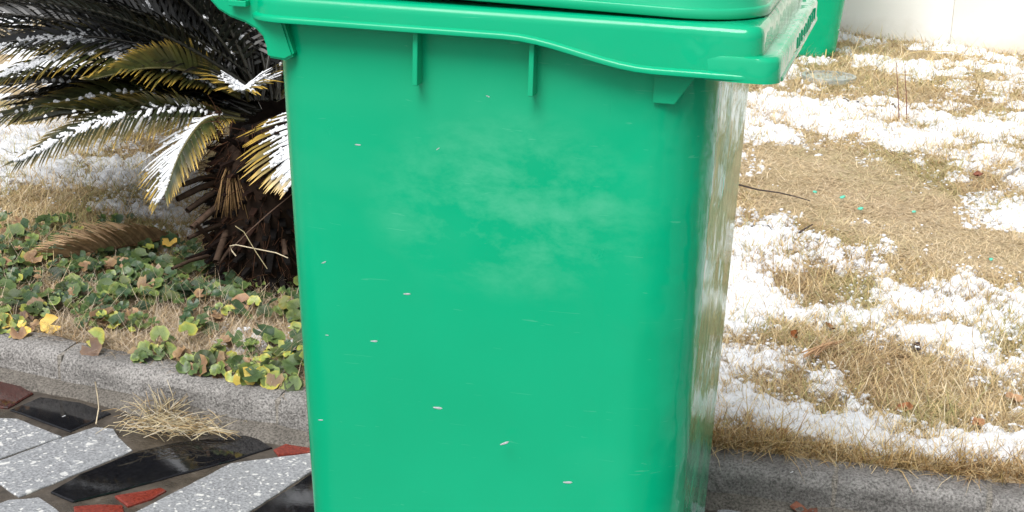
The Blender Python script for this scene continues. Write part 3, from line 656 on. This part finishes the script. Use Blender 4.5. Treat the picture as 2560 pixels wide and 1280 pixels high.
# ------------------------------------------------------------------ cycads
def unit(a): return a/(np.linalg.norm(a)+1e-9)
def frond(parent, C, az, e0, L, droop, lf=.12, n=46, vee=28, snow=0.0, yellow=.3, single=False, twist=0, base=(.018, .026, .010), r0=.12, dead=False, spread=1.0, path=None, snow_sides=(-1, 1), lw=.0078, ym=.22, side_len=(1, 1), sw=1.0):
    a = R(az); hd = RT*math.cos(a)+AW*math.sin(a); N_ = 26; pts = [np.array(C, float)]; e = R(e0); el = []
    for i in range(N_):
        s = (i+.5)/N_; ee = e-R(droop)*s**1.25; el.append(ee); pts.append(pts[-1]+(hd*math.cos(ee)+np.array([0, 0, math.sin(ee)]))*L/N_)
    if path is not None:
        G = [np.array(q, float) for q in path]; G = [2*G[0]-G[1]]+G+[2*G[-1]-G[-2]]; sg = len(G)-3; pts = []
        for i in range(N_+1):
            f = i/N_*sg; j = min(int(f), sg-1); t = f-j; a_, b_, c_, d_ = G[j:j+4]
            pts.append(.5*((2*b_)+(c_-a_)*t+(2*a_-5*b_+4*c_-d_)*t*t+(3*b_-a_-3*c_+d_)*t**3))
        L = float(np.linalg.norm(np.diff(np.array(pts), axis=0), axis=1).sum())
    pts = np.array(pts); V, Q = tube(pts, [.0055*(1-.75*i/N_) for i in range(N_+1)], 5)
    rc = (np.array((.10, .09, .03)) if base[0] > .02 else np.array((.016, .015, .010))) if not dead else np.array((.16, .09, .045))  # on dark-coloured fronds the rachis carries the shade too
    mt = M_DEAD if dead else M_FROND
    Qq = [f for f in Q if len(f) == 4]
    o = arrays('frond', np.array(V), Qq, None, mt, parent, np.tile(rc[None], (len(V), 1)))
    if parent is not None: o.matrix_parent_inverse = parent.matrix_basis.inverted()
    LV = []; LC = []; k = 0; LQ = []; LT = []; NV = []; NQ = []; NT = []
    for sgn in (-1, 1):
        for j in range(n):
            s = r0+(1-r0)*(j+.5*(sgn > 0)+random.uniform(-.2, .2))/n; s = min(max(s, .01), .995); fi = s*N_; i = int(fi); p = pts[i]+(pts[i+1]-pts[i])*(fi-i)
            T_ = unit(pts[i+1]-pts[i]); S_ = unit(np.cross(T_, (0, 0, 1))); Nn = np.cross(S_, T_); tw = R(twist)
            S_, Nn = S_*math.cos(tw)+Nn*math.sin(tw), -S_*math.sin(tw)+Nn*math.cos(tw)
            ln = lf*(min(1, (s-r0*.6)/.22)**.6)*(1-.62*max(0, s-.55)/.45)*random.uniform(.9, 1.08)*side_len[sgn > 0]
            fw = R(24+38*s**1.5); vv = R(vee+random.uniform(-7, 7))
            d0 = unit((sgn*S_*math.cos(vv)*spread+Nn*math.sin(vv))*math.cos(fw)+T_*math.sin(fw)); wv = unit(T_-d0*(T_@d0)); up = np.cross(d0, wv); up = up if up@Nn > 0 else -up
            w_ = lw; P = []
            q = p.copy(); dd = d0.copy()
            for ti, (t, wf) in enumerate(((0, .75), (.35, 1.), (.75, .75), (1.0, .06))):
                P.append((q-wv*w_*wf/2, q+wv*w_*wf/2)); dd = unit(dd+np.array([0, 0, -.10-.06*random.random()])+Nn*(-.05)); q = q+dd*ln*(.35, .40, .25, 0)[ti]
            lv = np.array([x for pr in P for x in pr]); yl = yellow*random.uniform(.3, 1.4)
            bc_ = np.array(base)*random.uniform(.7, 1.5); tip = np.array((.62, .40, .07)) if not dead else np.array((.42, .27, .14))
            cc = np.array([bc_, bc_, bc_, bc_, bc_*(1-min(yl, 1)*ym)+tip*min(yl, 1)*ym, bc_*(1-min(yl, 1)*ym)+tip*min(yl, 1)*ym, bc_*(1-min(yl*1.6, 1))+tip*min(yl*1.6, 1), bc_*(1-min(yl*1.6, 1))+tip*min(yl*1.6, 1)])
            lq = np.array([(0, 1, 3, 2), (2, 3, 5, 4), (4, 5, 7, 6)])
            if single:
                lo = arrays('leaflet', lv, lq, None, mt, o, cc)
            else: LV.append(lv); LC.append(cc); LQ.append(lq+k); k += 8
            if snow and sgn in snow_sides and random.random() < min(1, snow*2.2):
                tm = min(.97, snow*random.uniform(.6, 1.25)); st = sw*L/n*random.uniform(.7, 1.15); h = random.uniform(.002, .006); b = len(NV); K = 5
                for a_ in range(K+1):
                    t = .02+(tm-.02)*a_/K; f = t*3; ii = 0 if t < .35 else (1 if t < .75 else 2); t0 = (0, .35, .75)[ii]; t1 = (.35, .75, 1.)[ii]; g = (t-t0)/(t1-t0)
                    c_ = (P[ii][0]+P[ii][1])/2*(1-g)+(P[ii+1][0]+P[ii+1][1])/2*g; hw = st*.5*(1-.55*(a_/K)**2)*random.uniform(.75, 1.2); hh = h*(1-.5*a_/K)*random.uniform(.6, 1.3)
                    NV += [c_-wv*hw+up*.0008, c_-wv*hw*.55+up*hh, c_+wv*hw*.55+up*hh, c_+wv*hw+up*.0008]
                    if a_:
                        for m_ in range(3): NQ.append((b+(a_-1)*4+m_, b+(a_-1)*4+m_+1, b+a_*4+m_+1, b+a_*4+m_))
                NQ.append((b+K*4, b+K*4+1, b+K*4+2, b+K*4+3))
                for _ in range(2):                       # uneven clumps on top
                    t = random.uniform(.05, tm); ii = 0 if t < .35 else (1 if t < .75 else 2); t0 = (0, .35, .75)[ii]; t1 = (.35, .75, 1.)[ii]; g = (t-t0)/(t1-t0)
                    c_ = (P[ii][0]+P[ii][1])/2*(1-g)+(P[ii+1][0]+P[ii+1][1])/2*g + up*.002; r_ = random.uniform(.0025, .0062); bb = len(NV)
                    NV += [c_+q_*r_*random.uniform(.75, 1.25) for q_ in IV]; NT += [tuple(x_+bb for x_ in f_) for f_ in IT]
    if LV:
        lo = arrays('leaflets', np.concatenate(LV), np.concatenate(LQ), None, mt, o, np.concatenate(LC)); lo['kind'] = 'stuff'
    if NV:
        so = arrays('snow_layer', np.array(NV), np.array(NQ), np.array(NT), M_SNOW, o); so['kind'] = 'stuff'
    return o
def shape_grey(c, s): return tuple(np.array(c)*s)
cb = at(690, 690, KH); cyc = tag(empty('cycad', cb), 'dark cycad with snow-dusted yellow-tipped fronds on a shaggy trunk beside the bin', 'cycad')
ci = cyc.matrix_basis.inverted(); dep = depth_of(cb)
TH = .37; CR = np.array([cb[0], cb[1], KH+TH])
V = []; Q = []; nseg = 26; C = []
for i in range(15):                                      # trunk, its bark colour darkened for the crown's shade
    t = i/14; z = KH-.03+(TH+.05)*t; r_ = .128*(1+.10*math.sin(t*3.1))*(1 if t < .75 else max(.02, 1-((t-.75)/.25)**2))
    for k in range(nseg):
        a = 2*math.pi*k/nseg; q = r_*(1+.10*(float(vn(k*.9, i*1.3, 6))-.5)); V.append((cb[0]+q*math.cos(a), cb[1]+q*math.sin(a), z)); C.append(np.array((.014, .008, .005))*random.uniform(.4, 1.8))
for i in range(14):
    for k in range(nseg): Q.append((i*nseg+k, i*nseg+(k+1) % nseg, (i+1)*nseg+(k+1) % nseg, (i+1)*nseg+k))
o = arrays('trunk', np.array(V), Q, None, M_BARK, cyc, np.array(C)); o.matrix_parent_inverse = ci
for i in range(420):                                     # old leaf bases, standing off the trunk like scales
    a = i*2.39996; t = (i+.5)/420; z = KH+.0+TH*t*.98; hd = np.array([math.cos(a), math.sin(a), 0]); sd_ = np.array([-math.sin(a), math.cos(a), 0])
    if (hd@AW) > .35: continue
    el = R(-25+55*t+random.uniform(-18, 18)); d = hd*math.cos(el)+np.array([0, 0, math.sin(el)]); L = random.uniform(.025, .06)*(1.7 if random.random() < .12 else 1); p = np.array([cb[0], cb[1], z])+hd*.115*(1 if t < .78 else max(.25, 1-((t-.78)/.24)**2))
    nn = np.cross(sd_, d); V = []
    for f, w_, h_ in ((0, .012, .006), (.5, .008, .005), (1, .0035*random.uniform(.7, 1.8), .0025)):
        c_ = p+d*L*f+np.array([0, 0, -.01*f*f]); V += [c_-sd_*w_-nn*h_, c_+sd_*w_-nn*h_, c_+sd_*w_+nn*h_, c_-sd_*w_+nn*h_]
    Qs = [(4*j+m_, 4*j+(m_+1) % 4, 4*j+4+(m_+1) % 4, 4*j+4+m_) for j in range(2) for m_ in range(4)]+[(8, 9, 10, 11)]
    cc = np.array((.013, .0058, .0035) if random.random() < .45 else (.0065, .005, .0045))*random.uniform(.4, 1.6)  # leaf bases darkened too, as shaded under the crown
    o = arrays('leaf_base', np.array(V), Qs, None, M_BARK, cyc, np.tile(cc[None], (len(V), 1)), smooth=False); o.matrix_parent_inverse = ci
def stalk(name, pts, r_, c_, parent=cyc, inv=ci, mat=None, sides=6):
    V, Q = tube(pts, r_, sides); o = arrays(name, np.array(V), [f for f in Q if len(f) == 4], None, mat or M_BARK, parent, np.tile(np.array(c_)[None], (len(V), 1)))
    if inv is not None: o.matrix_parent_inverse = inv
    return o
for (u0, v0, u1, v1, r_) in ((540, 440, 455, 463, .007), (545, 455, 443, 498, .0085), (560, 470, 468, 527, .0085), (570, 500, 480, 570, .009), (560, 560, 470, 596, .006), (575, 560, 540, 655, .010), (600, 600, 545, 660, .005), (520, 640, 430, 672, .005), (540, 620, 490, 560, .006), (700, 560, 715, 640, .007)):
    a = at_d(u0, v0, dep-.11); b = at_d(u1, v1, dep-.20); stalk('old_stalk', [a, (a+b)/2+np.array([0, 0, .004]), b], [r_, r_*.9, r_*.8], np.array((.05, .032, .022))*random.uniform(.6, 1.4))
V = []; Q = []; T = []; Cn = []                          # bundle of dead leaflets hanging on the trunk
top = at_d(577, 395, dep-.17); x = []; 
for i in range(34):
    b = at_d(random.uniform(535, 622), random.uniform(500, 548), dep-.19+random.uniform(-.02, .02)); m_ = (top+b)/2+np.array([0, 0, .012])+RT*random.uniform(-.006, .006)
    V_, Q_ = tube([top+RT*random.uniform(-.006, .006), m_, b], [.0016, .0018, .0008], 4); k = len(V); V += V_; Q += [tuple(a+k for a in f) for f in Q_ if len(f) == 4]; c_ = np.array((.28, .17, .075))*random.uniform(.35, 1.2); Cn += [c_]*len(V_)
o = arrays('dead_leaflets', np.array(V), Q, None, M_DEAD, cyc, np.array(Cn)); o.matrix_parent_inverse = ci; o['kind'] = 'stuff'
V = []; Q = []; Cn = []                                  # fibres between the leaf bases
for i in range(1100):
    a = random.uniform(0, 6.283); z = KH+random.uniform(.02, TH+.03); hd = np.array([math.cos(a), math.sin(a), 0])
    if hd@AW > .4: continue
    p = np.array([cb[0], cb[1], z])+hd*.125; d = unit(hd+np.array([0, 0, random.uniform(-1.4, .6)])+rng.normal(0, .4, 3)); L = random.uniform(.03, .085)
    V_, Q_ = tube([p, p+d*L*.5, p+d*L+np.array([0, 0, -.01])], [.0013, .001, .0004], 3); k = len(V); V += V_; Q += [tuple(a_+k for a_ in f) for f in Q_ if len(f) == 4]; Cn += [np.array((.045, .020, .010))*random.uniform(.2, 1.6)]*len(V_)
o = arrays('trunk_fibre', np.array(V), Q, None, M_BARK, cyc, np.array(Cn)); o.matrix_parent_inverse = ci; o['kind'] = 'stuff'

olive = (.024, .032, .009); dk_shade = (.008, .010, .007); bl_shade = (.0045, .005, .005)  # last two: leaf colour darkened to carry the crown's deep shade
SL = 1
def Cp(u, v, dd=0): return at_d(u, v, dep+dd)
# the fronds the photo shows singly: start in the crown, azimuth in picture terms (0 right, 90 away, 180 left, 270 to the viewer)
def fp(pxs, *a, **k): return frond(cyc, (0, 0, 0), 0, 0, 1, 0, *a, path=[Cp(*q) for q in pxs], **k)
fp([(610, 300, -.05), (520, 298, -.14), (455, 375, -.20), (412, 485, -.24)], .15, 38, 4, .72, .65, True, -6, olive, snow_sides=(SL,), lw=.0065, side_len=(.6, 1.05), sw=.62, ym=.5)           # drooping with snow
fp([(775, 250, -.05), (765, 300, -.2), (755, 370, -.28), (745, 440, -.32)], .165, 32, 10, .62, .9, True, 0, olive, spread=1.4, lw=.0085, ym=.6, sw=.85)  # snow-laden beside the bin
fp([(620, 300, -.02), (430, 268, -.12), (230, 310, -.2), (45, 402, -.26)], .115, 54, 12, .26, .4, False, 20, (.016, .021, .008), sw=.7, ym=.3, lw=.0062)
fp([(600, 235, -.02), (480, 180, -.10), (370, 170, -.16), (232, 197, -.2)], .085, 58, 74, 0, .55, True, -12, (.045, .052, .012), lw=.0085)              # arched, edge on
fp([(600, 290, 0), (400, 232, -.05), (200, 245, -.1), (-40, 300, -.14)], .11, 54, 14, .1, .35, False, 24, (.03, .036, .012))
fp([(600, 285, .02), (400, 215, .0), (170, 190, -.03), (-60, 220, -.05)], .11, 52, 32, .12, .1, False, -5, dk_shade)
fp([(600, 300, .0), (450, 290, -.08), (300, 285, -.13), (140, 268, -.16)], .11, 50, 45, .0, .35, False, -20, (.04, .045, .012))
fp([(600, 240, 0), (400, 140, -.06), (180, 92, -.12), (-80, 135, -.15)], .13, 56, 14, .36, .5, False, 18, olive)                # snowy at the left edge
fp([(600, 245, 0), (420, 165, -.08), (200, 128, -.15), (-50, 205, -.2)], .13, 56, 12, .36, .45, False, 12, olive)
fp([(622, 250, 0), (614, 222, -.1), (606, 226, -.17)], .15, 24, 42, .6, .85, False, 0, olive, spread=1.1, ym=.5)                       # small, snow in its fold
fp([(640, 285, .02), (520, 255, .0), (380, 262, -.02), (230, 300, -.03)], .11, 46, 30, 0, .05, False, 0, bl_shade)
fp([(640, 270, .02), (520, 235, .0), (380, 225, -.02), (150, 235, -.03)], .11, 46, 30, 0, .05, False, 0, bl_shade)
for i in range(48):                                      # dark fronds sweeping to the upper corner
    ue, ve, dd = random.uniform(-260, 330), random.uniform(-90, 120), random.uniform(.12, .6)
    um, vm = 610+(ue-610)*.5, 190+(ve-190)*.55-random.uniform(20, 75)
    fp([(625, 240, dd*.3), ((625+um)/2, (240+vm)/2-22, dd*.6), (um, vm, dd*.8), (ue, ve, dd)], .15, 44, random.uniform(8, 40), .10 if i % 5 == 0 else 0, .04, False, random.uniform(-30, 30), (.022, .027, .026) if ue < 60 and i % 2 else bl_shade, lw=.009)
for i in range(14):                                      # dark low fronds between the snowy ones
    ue, ve = random.uniform(-120, 200), random.uniform(190, 300); dd = random.uniform(.02, .22)
    fp([(630, 285, dd*.3), (480, 238+random.uniform(-20, 25), dd*.6), ((480+ue)/2, (238+ve)/2-random.uniform(5, 40), dd), (ue, ve, dd)], .12, 44, random.uniform(10, 40), .08 if i % 3 == 0 else 0, .06, False, random.uniform(-25, 25), bl_shade if i % 3 else dk_shade, lw=.008)
for i in range(38):                                      # the mass of upright inner fronds, crown shade in their colour
    az = random.uniform(60, 205); e0 = random.uniform(25, 82)
    frond(cyc, Cp(665+random.uniform(-35, 35), 250, random.uniform(-.06, .1)), az, e0, random.uniform(.65, .95), random.uniform(25, 75), .115, 42, random.uniform(15, 45), 0.0 if random.random() < .8 else .15, .03, False, random.uniform(-25, 25), dk_shade if random.random() < .5 else bl_shade)
for i in range(12):                                      # and the rest of the crown, behind the bin
    frond(cyc, Cp(690, 250, .02), random.uniform(-15, 80), random.uniform(15, 65), random.uniform(.6, .85), random.uniform(40, 90), .115, 34, 28, .5 if i % 2 else .2, .3, False, 0, olive if i % 2 else dk_shade)
for i in range(8): frond(cyc, Cp(650, 275, .05), 110+i*14, random.uniform(5, 22), random.uniform(.5, .8), random.uniform(15, 45), .11, 38, 35, .1, .1, False, 0, dk_shade)
# dead frond lying by the trunk
g0 = at(435, 590, KH+.03); df = tag(empty('dead_frond', g0), 'fallen brown cycad frond lying on the round leaves', 'dead frond')
frond(df, g0, 0, 0, 1, 0, .12, 90, 60, 0, .6, False, -8, (.34, .23, .135), .06, True, path=[at(445, 588, KH+.035), at(330, 612, KH+.03), at(200, 636, KH+.03), at(60, 655, KH+.015)], lw=.0055)
# second cycad close behind the first
cb2 = at(690, 440, KH); cy2 = tag(empty('cycad', cb2), 'second cycad close behind, its upright fronds coloured nearly black with shade, filling the upper corner', 'cycad')
c2 = np.array([cb2[0], cb2[1], KH+.36])
V, Q = tube([(cb2[0], cb2[1], KH-.02), (cb2[0], cb2[1], KH+.2), (cb2[0], cb2[1], KH+.37)], [.14, .13, .10], 16); o = arrays('trunk', np.array(V), [f for f in Q if len(f) == 4], None, M_BARK, cy2, np.tile(np.array([[.012, .008, .006]]), (len(V), 1))); o.matrix_parent_inverse = cy2.matrix_basis.inverted()
for i in range(92):
    az = (i*137.5) % 360 if i < 74 else random.uniform(150, 200); toward = 205 < az < 340
    frond(cy2, c2+rng.normal(0, .03, 3), az, random.uniform(35, 85) if toward else random.uniform(18, 82), random.uniform(.75, 1.05) if i < 74 else random.uniform(1.1, 1.45), random.uniform(10, 30) if toward else random.uniform(15, 45), .15, 44, 24, .12 if i % 6 == 0 else 0, .04, False, random.uniform(-20, 20), (.014, .017, .015) if i % 4 == 0 else bl_shade)

# ------------------------------------------------------------------ small things
# straw clump at the kerb foot
V = []; Q = []; Cn = []; sc = at(425, 1065, .005); sp = tag(empty('straw_clump', sc), 'tuft of dry straw lying on the wet paving at the kerb foot', 'straw')
def straw(p0, p1, p2, r_=.0007):
    global V, Q, Cn
    V_, Q_ = tube([p0, p1, p2], [r_, r_, r_*.6], 4); k = len(V); V += V_; Q += [tuple(a+k for a in f) for f in Q_ if len(f) == 4]; Cn += [PAL[random.choice([0, 1, 1, 5, 2])]*random.uniform(.5, 1.0)]*len(V_)
for i in range(260):
    u, v = random.gauss(430, 62), random.gauss(1064, 15); v = min(max(v, 1020), 1098)+(u-430)*.06; a = at(u, v, .009+random.uniform(0, .018)); d = RT*random.gauss(1, .4)*random.choice((-1, 1))+AW*random.gauss(0, .6); L = random.uniform(.02, .06); d = unit(d)
    straw(a-d*L*.5, a+np.array([0, 0, random.uniform(0, .012)]), a+d*L*.5+np.array([0, 0, random.uniform(-.008, .02)]))
for i in range(70):
    a = at(random.gauss(405, 18), random.gauss(1040, 10), .01); d = unit(np.array([random.gauss(0, .6), random.gauss(-.1, .4), random.uniform(.5, 1.2)])); L = random.uniform(.03, .075); straw(a, a+d*L*.5, a+d*L+np.array([random.uniform(-.01, .01), -.004, -.004]))
for i in range(14):
    a = at(470+random.uniform(-10, 20), 1075+random.uniform(-8, 10), .012); b = at(560+random.uniform(-20, 50), 1083+random.uniform(-8, 8), .012); straw(a, (a+b)/2+np.array([0, 0, .005]), b, .0009)
o = arrays('straw_stalks', np.array(V), Q, None, M_STRAW, sp, np.array(Cn)); o.matrix_parent_inverse = sp.matrix_basis.inverted(); o['kind'] = 'stuff'
# manhole cover
mc = at(2072, 197, KH); a_ = at(2128, 197, KH); rad = float(np.linalg.norm(a_-mc)); mz = float(lawn_h(mc[0], mc[1]))+.003
rg = [[(mc[0]+q*math.cos(t), mc[1]+q*1.0*math.sin(t), mz+dz) for t in np.linspace(0, 2*math.pi, 32, endpoint=False)] for q, dz in ((rad*1.15, -.03), (rad*1.15, .008), (rad*1.02, .010), (rad*1.0, -.002), (rad*.97, .002), (rad*.5, .003))]
tag(loft('drain_cover', rg, M_COVER, None, False, True), 'small round grey drain cover flush in the lawn before the far bin', 'drain cover')
# fallen leaves on the lawn
def dead_leaf(u, v, size, c, label, up=.012, tilt=.5):
    p = at(u, v, KH+.02); n = 9; V = []; Cc = []; s = size/F*depth_of(p)
    for r_ in range(3):
        for i in range(n):
            a = 2*math.pi*i/n; q = s*(.25+.375*r_)*(1+random.uniform(-.22, .22)*(r_ == 2)); V.append((q*math.cos(a), q*.7*math.sin(a), s*(.5*(r_/2)**2*abs(math.cos(a*1.5+u))+random.uniform(-.1, .1)*(r_ > 0)))); Cc.append(np.array(c)*random.uniform(.7, 1.4))
    Q = [(r_*n+i, r_*n+(i+1) % n, (r_+1)*n+(i+1) % n, (r_+1)*n+i) for r_ in range(2) for i in range(n)]; me_t = [tuple(range(n))]
    o = pydata('fallen_leaf', V, Q+me_t, M_DEAD, None, True); ca = o.data.color_attributes.new('Col', 'FLOAT_COLOR', 'POINT')
    for i, q in enumerate(Cc): ca.data[i].color = (*q, 1)
    o.location = (p[0], p[1], float(lawn_h(p[0], p[1]))+up+float(snow_h(snow_m(p[0], p[1]), p[0], p[1]) if snow_m(p[0], p[1]) > 0 else 0)); o.rotation_euler = (tilt, random.uniform(-.4, .4), random.uniform(0, 6.28))
    return tag(o, label, 'leaf', 'dead leaves on the lawn')
dead_leaf(2290, 856, 18, (.055, .035, .035), 'dark purple-brown curled leaf lying on the snow ridge')
dead_leaf(1990, 835, 17, (.17, .055, .015), 'rust brown leaf in the grass hollow by the straw bundle', .016, .9)
dead_leaf(2074, 805, 20, (.20, .085, .035), 'brown leaf at the top of the bare grass hollow', .012, .6)
dead_leaf(2264, 1010, 22, (.30, .13, .06), 'orange-brown leaf at the lower rim of the bare hollow', .012, .5)
dead_leaf(2445, 1048, 20, (.36, .18, .09), 'pale brown leaf above the thick snow band near the picture edge', .012, .4)
dead_leaf(2535, 985, 22, (.42, .25, .14), 'faded tan leaf on the snow at the picture edge', .012, .3)
dead_leaf(1957, 1072, 14, (.36, .20, .10), 'small tan leaf on the snow just above the kerb grass', .012, .5)
dead_leaf(2445, 430, 14, (.20, .08, .05), 'small dark red leaf beside the trodden grass', .010, .3)
def path_leaf(u, v, size, c, label):
    o = dead_leaf(u, v, size, c, label); p = at(u, v, .012); o.location = (p[0], p[1], .012); o.rotation_euler[0] = .2; return o
path_leaf(1995, 1276, 26, (.20, .08, .05), 'red-brown leaf on the wet paving under the kerb, leftmost'); path_leaf(2030, 1282, 20, (.16, .07, .05), 'red-brown leaf on the wet paving under the kerb, rightmost')
# twigs
def lay(name, pxs, r_, mat, label, cat, lift=.014, group=None):
    P = []
    for u, v in pxs: p = at(u, v, KH); P.append((p[0], p[1], float(lawn_h(p[0], p[1]))+lift))
    n = len(P); V, Q = tube(P, [r_*(1-.5*i/(n-1)) for i in range(n)], 6); return tag(pydata(name, V, Q, mat, None, True), label, cat, group)
lay('twig', [(1845, 478), (1895, 489), (1950, 497), (2000, 507), (2025, 514)], .0028, M_TWIG, 'long thin dark twig lying on the grass by the bin edge', 'twig', .018)
lay('twig', [(1998, 598), (2012, 586), (2030, 575)], .0030, M_TWIG, 'short dark twig stuck in the snow below the trodden grass', 'twig', .02)
lay('twig', [(2510, 450), (2528, 441), (2545, 432)], .005, concrete('grey_stick', (.3, .28, .26), (.45, .42, .38)), 'short pale grey stick beside the snow near the picture edge', 'twig', .014)
rb = tag(empty('straw_bundle', at(2050, 865, KH)), 'bundle of orange-brown straw stalks in the bare grass hollow', 'straw'); V = []; Q = []; Cn = []
for i in range(13):
    a = at(2022+random.uniform(-22, 22), 888+random.uniform(-8, 8), KH+.015+random.uniform(0, .02)); b = at(2088+random.uniform(-22, 22), 848+random.uniform(-12, 10), KH+.02+random.uniform(0, .02)); V_, Q_ = tube([a, (a+b)/2+np.array([0, 0, .004]), b], .0011, 5); k = len(V); V += V_; Q += [tuple(q+k for q in f) for f in Q_ if len(f) == 4]; Cn += [np.array((.50, .31, .17))*random.uniform(.6, 1.2)]*len(V_)
o = arrays('straw_stalks', np.array(V), Q, None, M_STRAW, rb, np.array(Cn)); o.matrix_parent_inverse = rb.matrix_basis.inverted(); o['kind'] = 'stuff'
# green plastic fragments on the trodden grass
for u, v, s, lb in ((2106, 494, 9, 'sliver of pale green plastic on the trodden grass, between two others'), (2152, 520, 10, 'largest mint green plastic shard on the trodden grass'), (2036, 480, 8, 'pale green plastic shard on the trodden grass, leftmost'), (2284, 530, 8, 'thin mint green plastic shard on the trodden grass, middle right'), (2478, 645, 9, 'green plastic shard on the near trodden grass, rightmost')):
    p = at(u, v, KH+.01); q = .75*s/F*depth_of(p); n = 6; ol = [(q*random.uniform(.6, 1.2)*math.cos(a), q*random.uniform(.5, 1.)*math.sin(a)) for a in np.linspace(0, 6.283, n, endpoint=False)]
    V = [(x, y, -.001) for x, y in ol]+[(x, y, .0015+.25*max(x, 0)) for x, y in ol]; Q = [(i, (i+1) % n, n+(i+1) % n, n+i) for i in range(n)]+[tuple(range(n, 2*n)), tuple(reversed(range(n)))]
    o = tag(pydata('plastic_shard', V, Q, M_SHARD), lb, 'shard', 'green plastic shards on the lawn'); o.location = (p[0], p[1], float(lawn_h(p[0], p[1]))+.014); o.rotation_euler = (.35, random.uniform(-.3, .3), 0)
# tall dry stems and weeds
def stem(u0, v0, pts, r_, c_, label, name='dry_stem', group='tall dry grass stems'):
    b = at(u0, v0, KH-.01); dd = depth_of(b); P = [b]+[at_d(u, v, dd-.02*i) for i, (u, v) in enumerate(pts)]
    V, Q = tube(P, [r_*(1-.55*i/(len(P)-1)) for i in range(len(P))], 5); o = arrays(name, np.array(V), [f for f in Q if len(f) == 4], None, M_STRAW, None, np.tile(np.array(c_)[None], (len(V), 1))); return tag(o, label, 'grass stem', group)
ys = (.50, .46, .20)
stem(2028, 150, [(2022, 100), (2050, 40), (2085, -40)], .0028, ys, 'tall yellow grass stem before the far bin, leaning furthest right at its top')
stem(2050, 152, [(2058, 90), (2072, 20), (2078, -60)], .0028, ys, 'tall yellow grass stem before the far bin, second from its left')
stem(2062, 154, [(2070, 90), (2082, 10), (2086, -60)], .0030, ys, 'tall yellow grass stem before the far bin, in the middle of the bunch')
stem(2080, 152, [(2085, 90), (2088, 20), (2084, -60)], .0026, ys, 'tall yellow grass stem before the far bin, rightmost and most upright')
stem(2024, 150, [(2020, 120), (2030, 80), (2052, 30)], .0024, ys, 'short yellow grass stem before the far bin, leftmost of the bunch')
stem(2105, 195, [(2125, 150), (2140, 118), (2151, 90)], .0030, (.55, .45, .27), 'pale grass stem leaning right over the drain cover')
stem(2268, 134, [(2310, 128), (2380, 129), (2425, 142), (2500, 205)], .0028, (.60, .48, .26), 'long pale grass stem arching low before the wall')
rd_ = (.16, .055, .045)
stem(2248, 300, [(2246, 260), (2244, 210), (2240, 150)], .0020, rd_, 'thin red-brown weed stalk in the snow, left one of two', 'weed_stalk', 'red-brown weed stalks')
stem(2266, 298, [(2267, 260), (2264, 215), (2262, 160)], .0022, rd_, 'thin red-brown weed stalk in the snow, right one of two', 'weed_stalk', 'red-brown weed stalks')
# runner and vine in front of the trunk
def wire(name, pxs, r_, c_, label, d0=-.28):
    P = [at_d(u, v, dep+d0+.0*i) for i, (u, v) in enumerate(pxs)]; V, Q = tube(P, r_, 5); o = arrays(name, np.array(V), [f for f in Q if len(f) == 4], None, M_STRAW, None, np.tile(np.array(c_)[None], (len(V), 1))); return tag(o, label, 'vine', 'thin runners by the cycad trunk')
wire('runner', [(570, 680), (575, 625), (620, 580), (670, 535), (730, 485)], .0013, (.10, .06, .04), 'straight thin brown runner rising across the cycad trunk')
wire('runner', [(590, 640), (580, 628), (575, 615), (590, 612), (640, 622), (690, 632), (720, 645)], .0014, (.55, .47, .33), 'pale curled runner lying before the cycad trunk', -.30)
wire('runner', [(588, 565), (610, 580), (640, 630), (668, 672)], .0010, (.35, .30, .17), 'fine drooping pale stem crossing the cycad trunk', -.31)
kerb_stem = [at(240, 1060, .012), at(247, 1020, .03), at(243, 985, .05), at(238, 955, KH+.005)]
V, Q = tube(kerb_stem, .0013, 5); tag(arrays('dry_stem', np.array(V), [f for f in Q if len(f) == 4], None, M_STRAW, None, np.tile(np.array([[.6, .5, .35]]), (len(V), 1))), 'single pale straw hanging down the kerb face', 'grass stem', 'tall dry grass stems')

# falling snowflakes in the air
fl = bmesh.new(); bmesh.ops.create_icosphere(fl, subdivisions=2, radius=1)
for v in fl.verts: v.co *= 1+.35*(float(vn(v.co.x*2.2+5, v.co.y*2.2+v.co.z*3))-.5)*2
fm = bpy.data.meshes.new('snowflake'); fl.to_mesh(fm); fl.free(); fm.materials.append(M_SNOW); fm.polygons.foreach_set('use_smooth', [True]*len(fm.polygons))
for u, v, ln, ang in ((1220, 241, 15, -.35), (1252, 267, 40, 0), (1262, 1108, 44, .45), (1420, 1206, 44, .06), (1598, 913, 22, .04), (1095, 1020, 44, -.06), (936, 853, 32, .06), (1018, 735, 32, .04), (810, 656, 20, .5), (802, 1050, 20, .05), (818, 838, 13, 0), (1095, 372, 13, .7), (1478, 322, 8, -.1), (2098, 74, 9, .6), (895, 362, 26, 0), (2000, 640, 8, .2), (2330, 610, 8, .3), (160, 1040, 18, .5), (1980, 1180, 12, .4), (2440, 300, 7, .2), (330, 120, 6, .5), (95, 55, 9, .8)):
    d = random.uniform(1.9, 2.15) if 700 < u < 1750 else random.uniform(2.1, 2.6)
    p = at_d(u, v, d); o = bpy.data.objects.new('snowflake', fm); col.objects.link(o); o.location = p
    a = ln/F*d*.2+.0007; o.scale = (a*1.25, a*.28, a*.28); o.rotation_euler = (random.uniform(-.3, .3), -ang, YAW*-1)
    tag(o, 'small white snowflake falling through the air', 'snowflake', 'falling snowflakes')
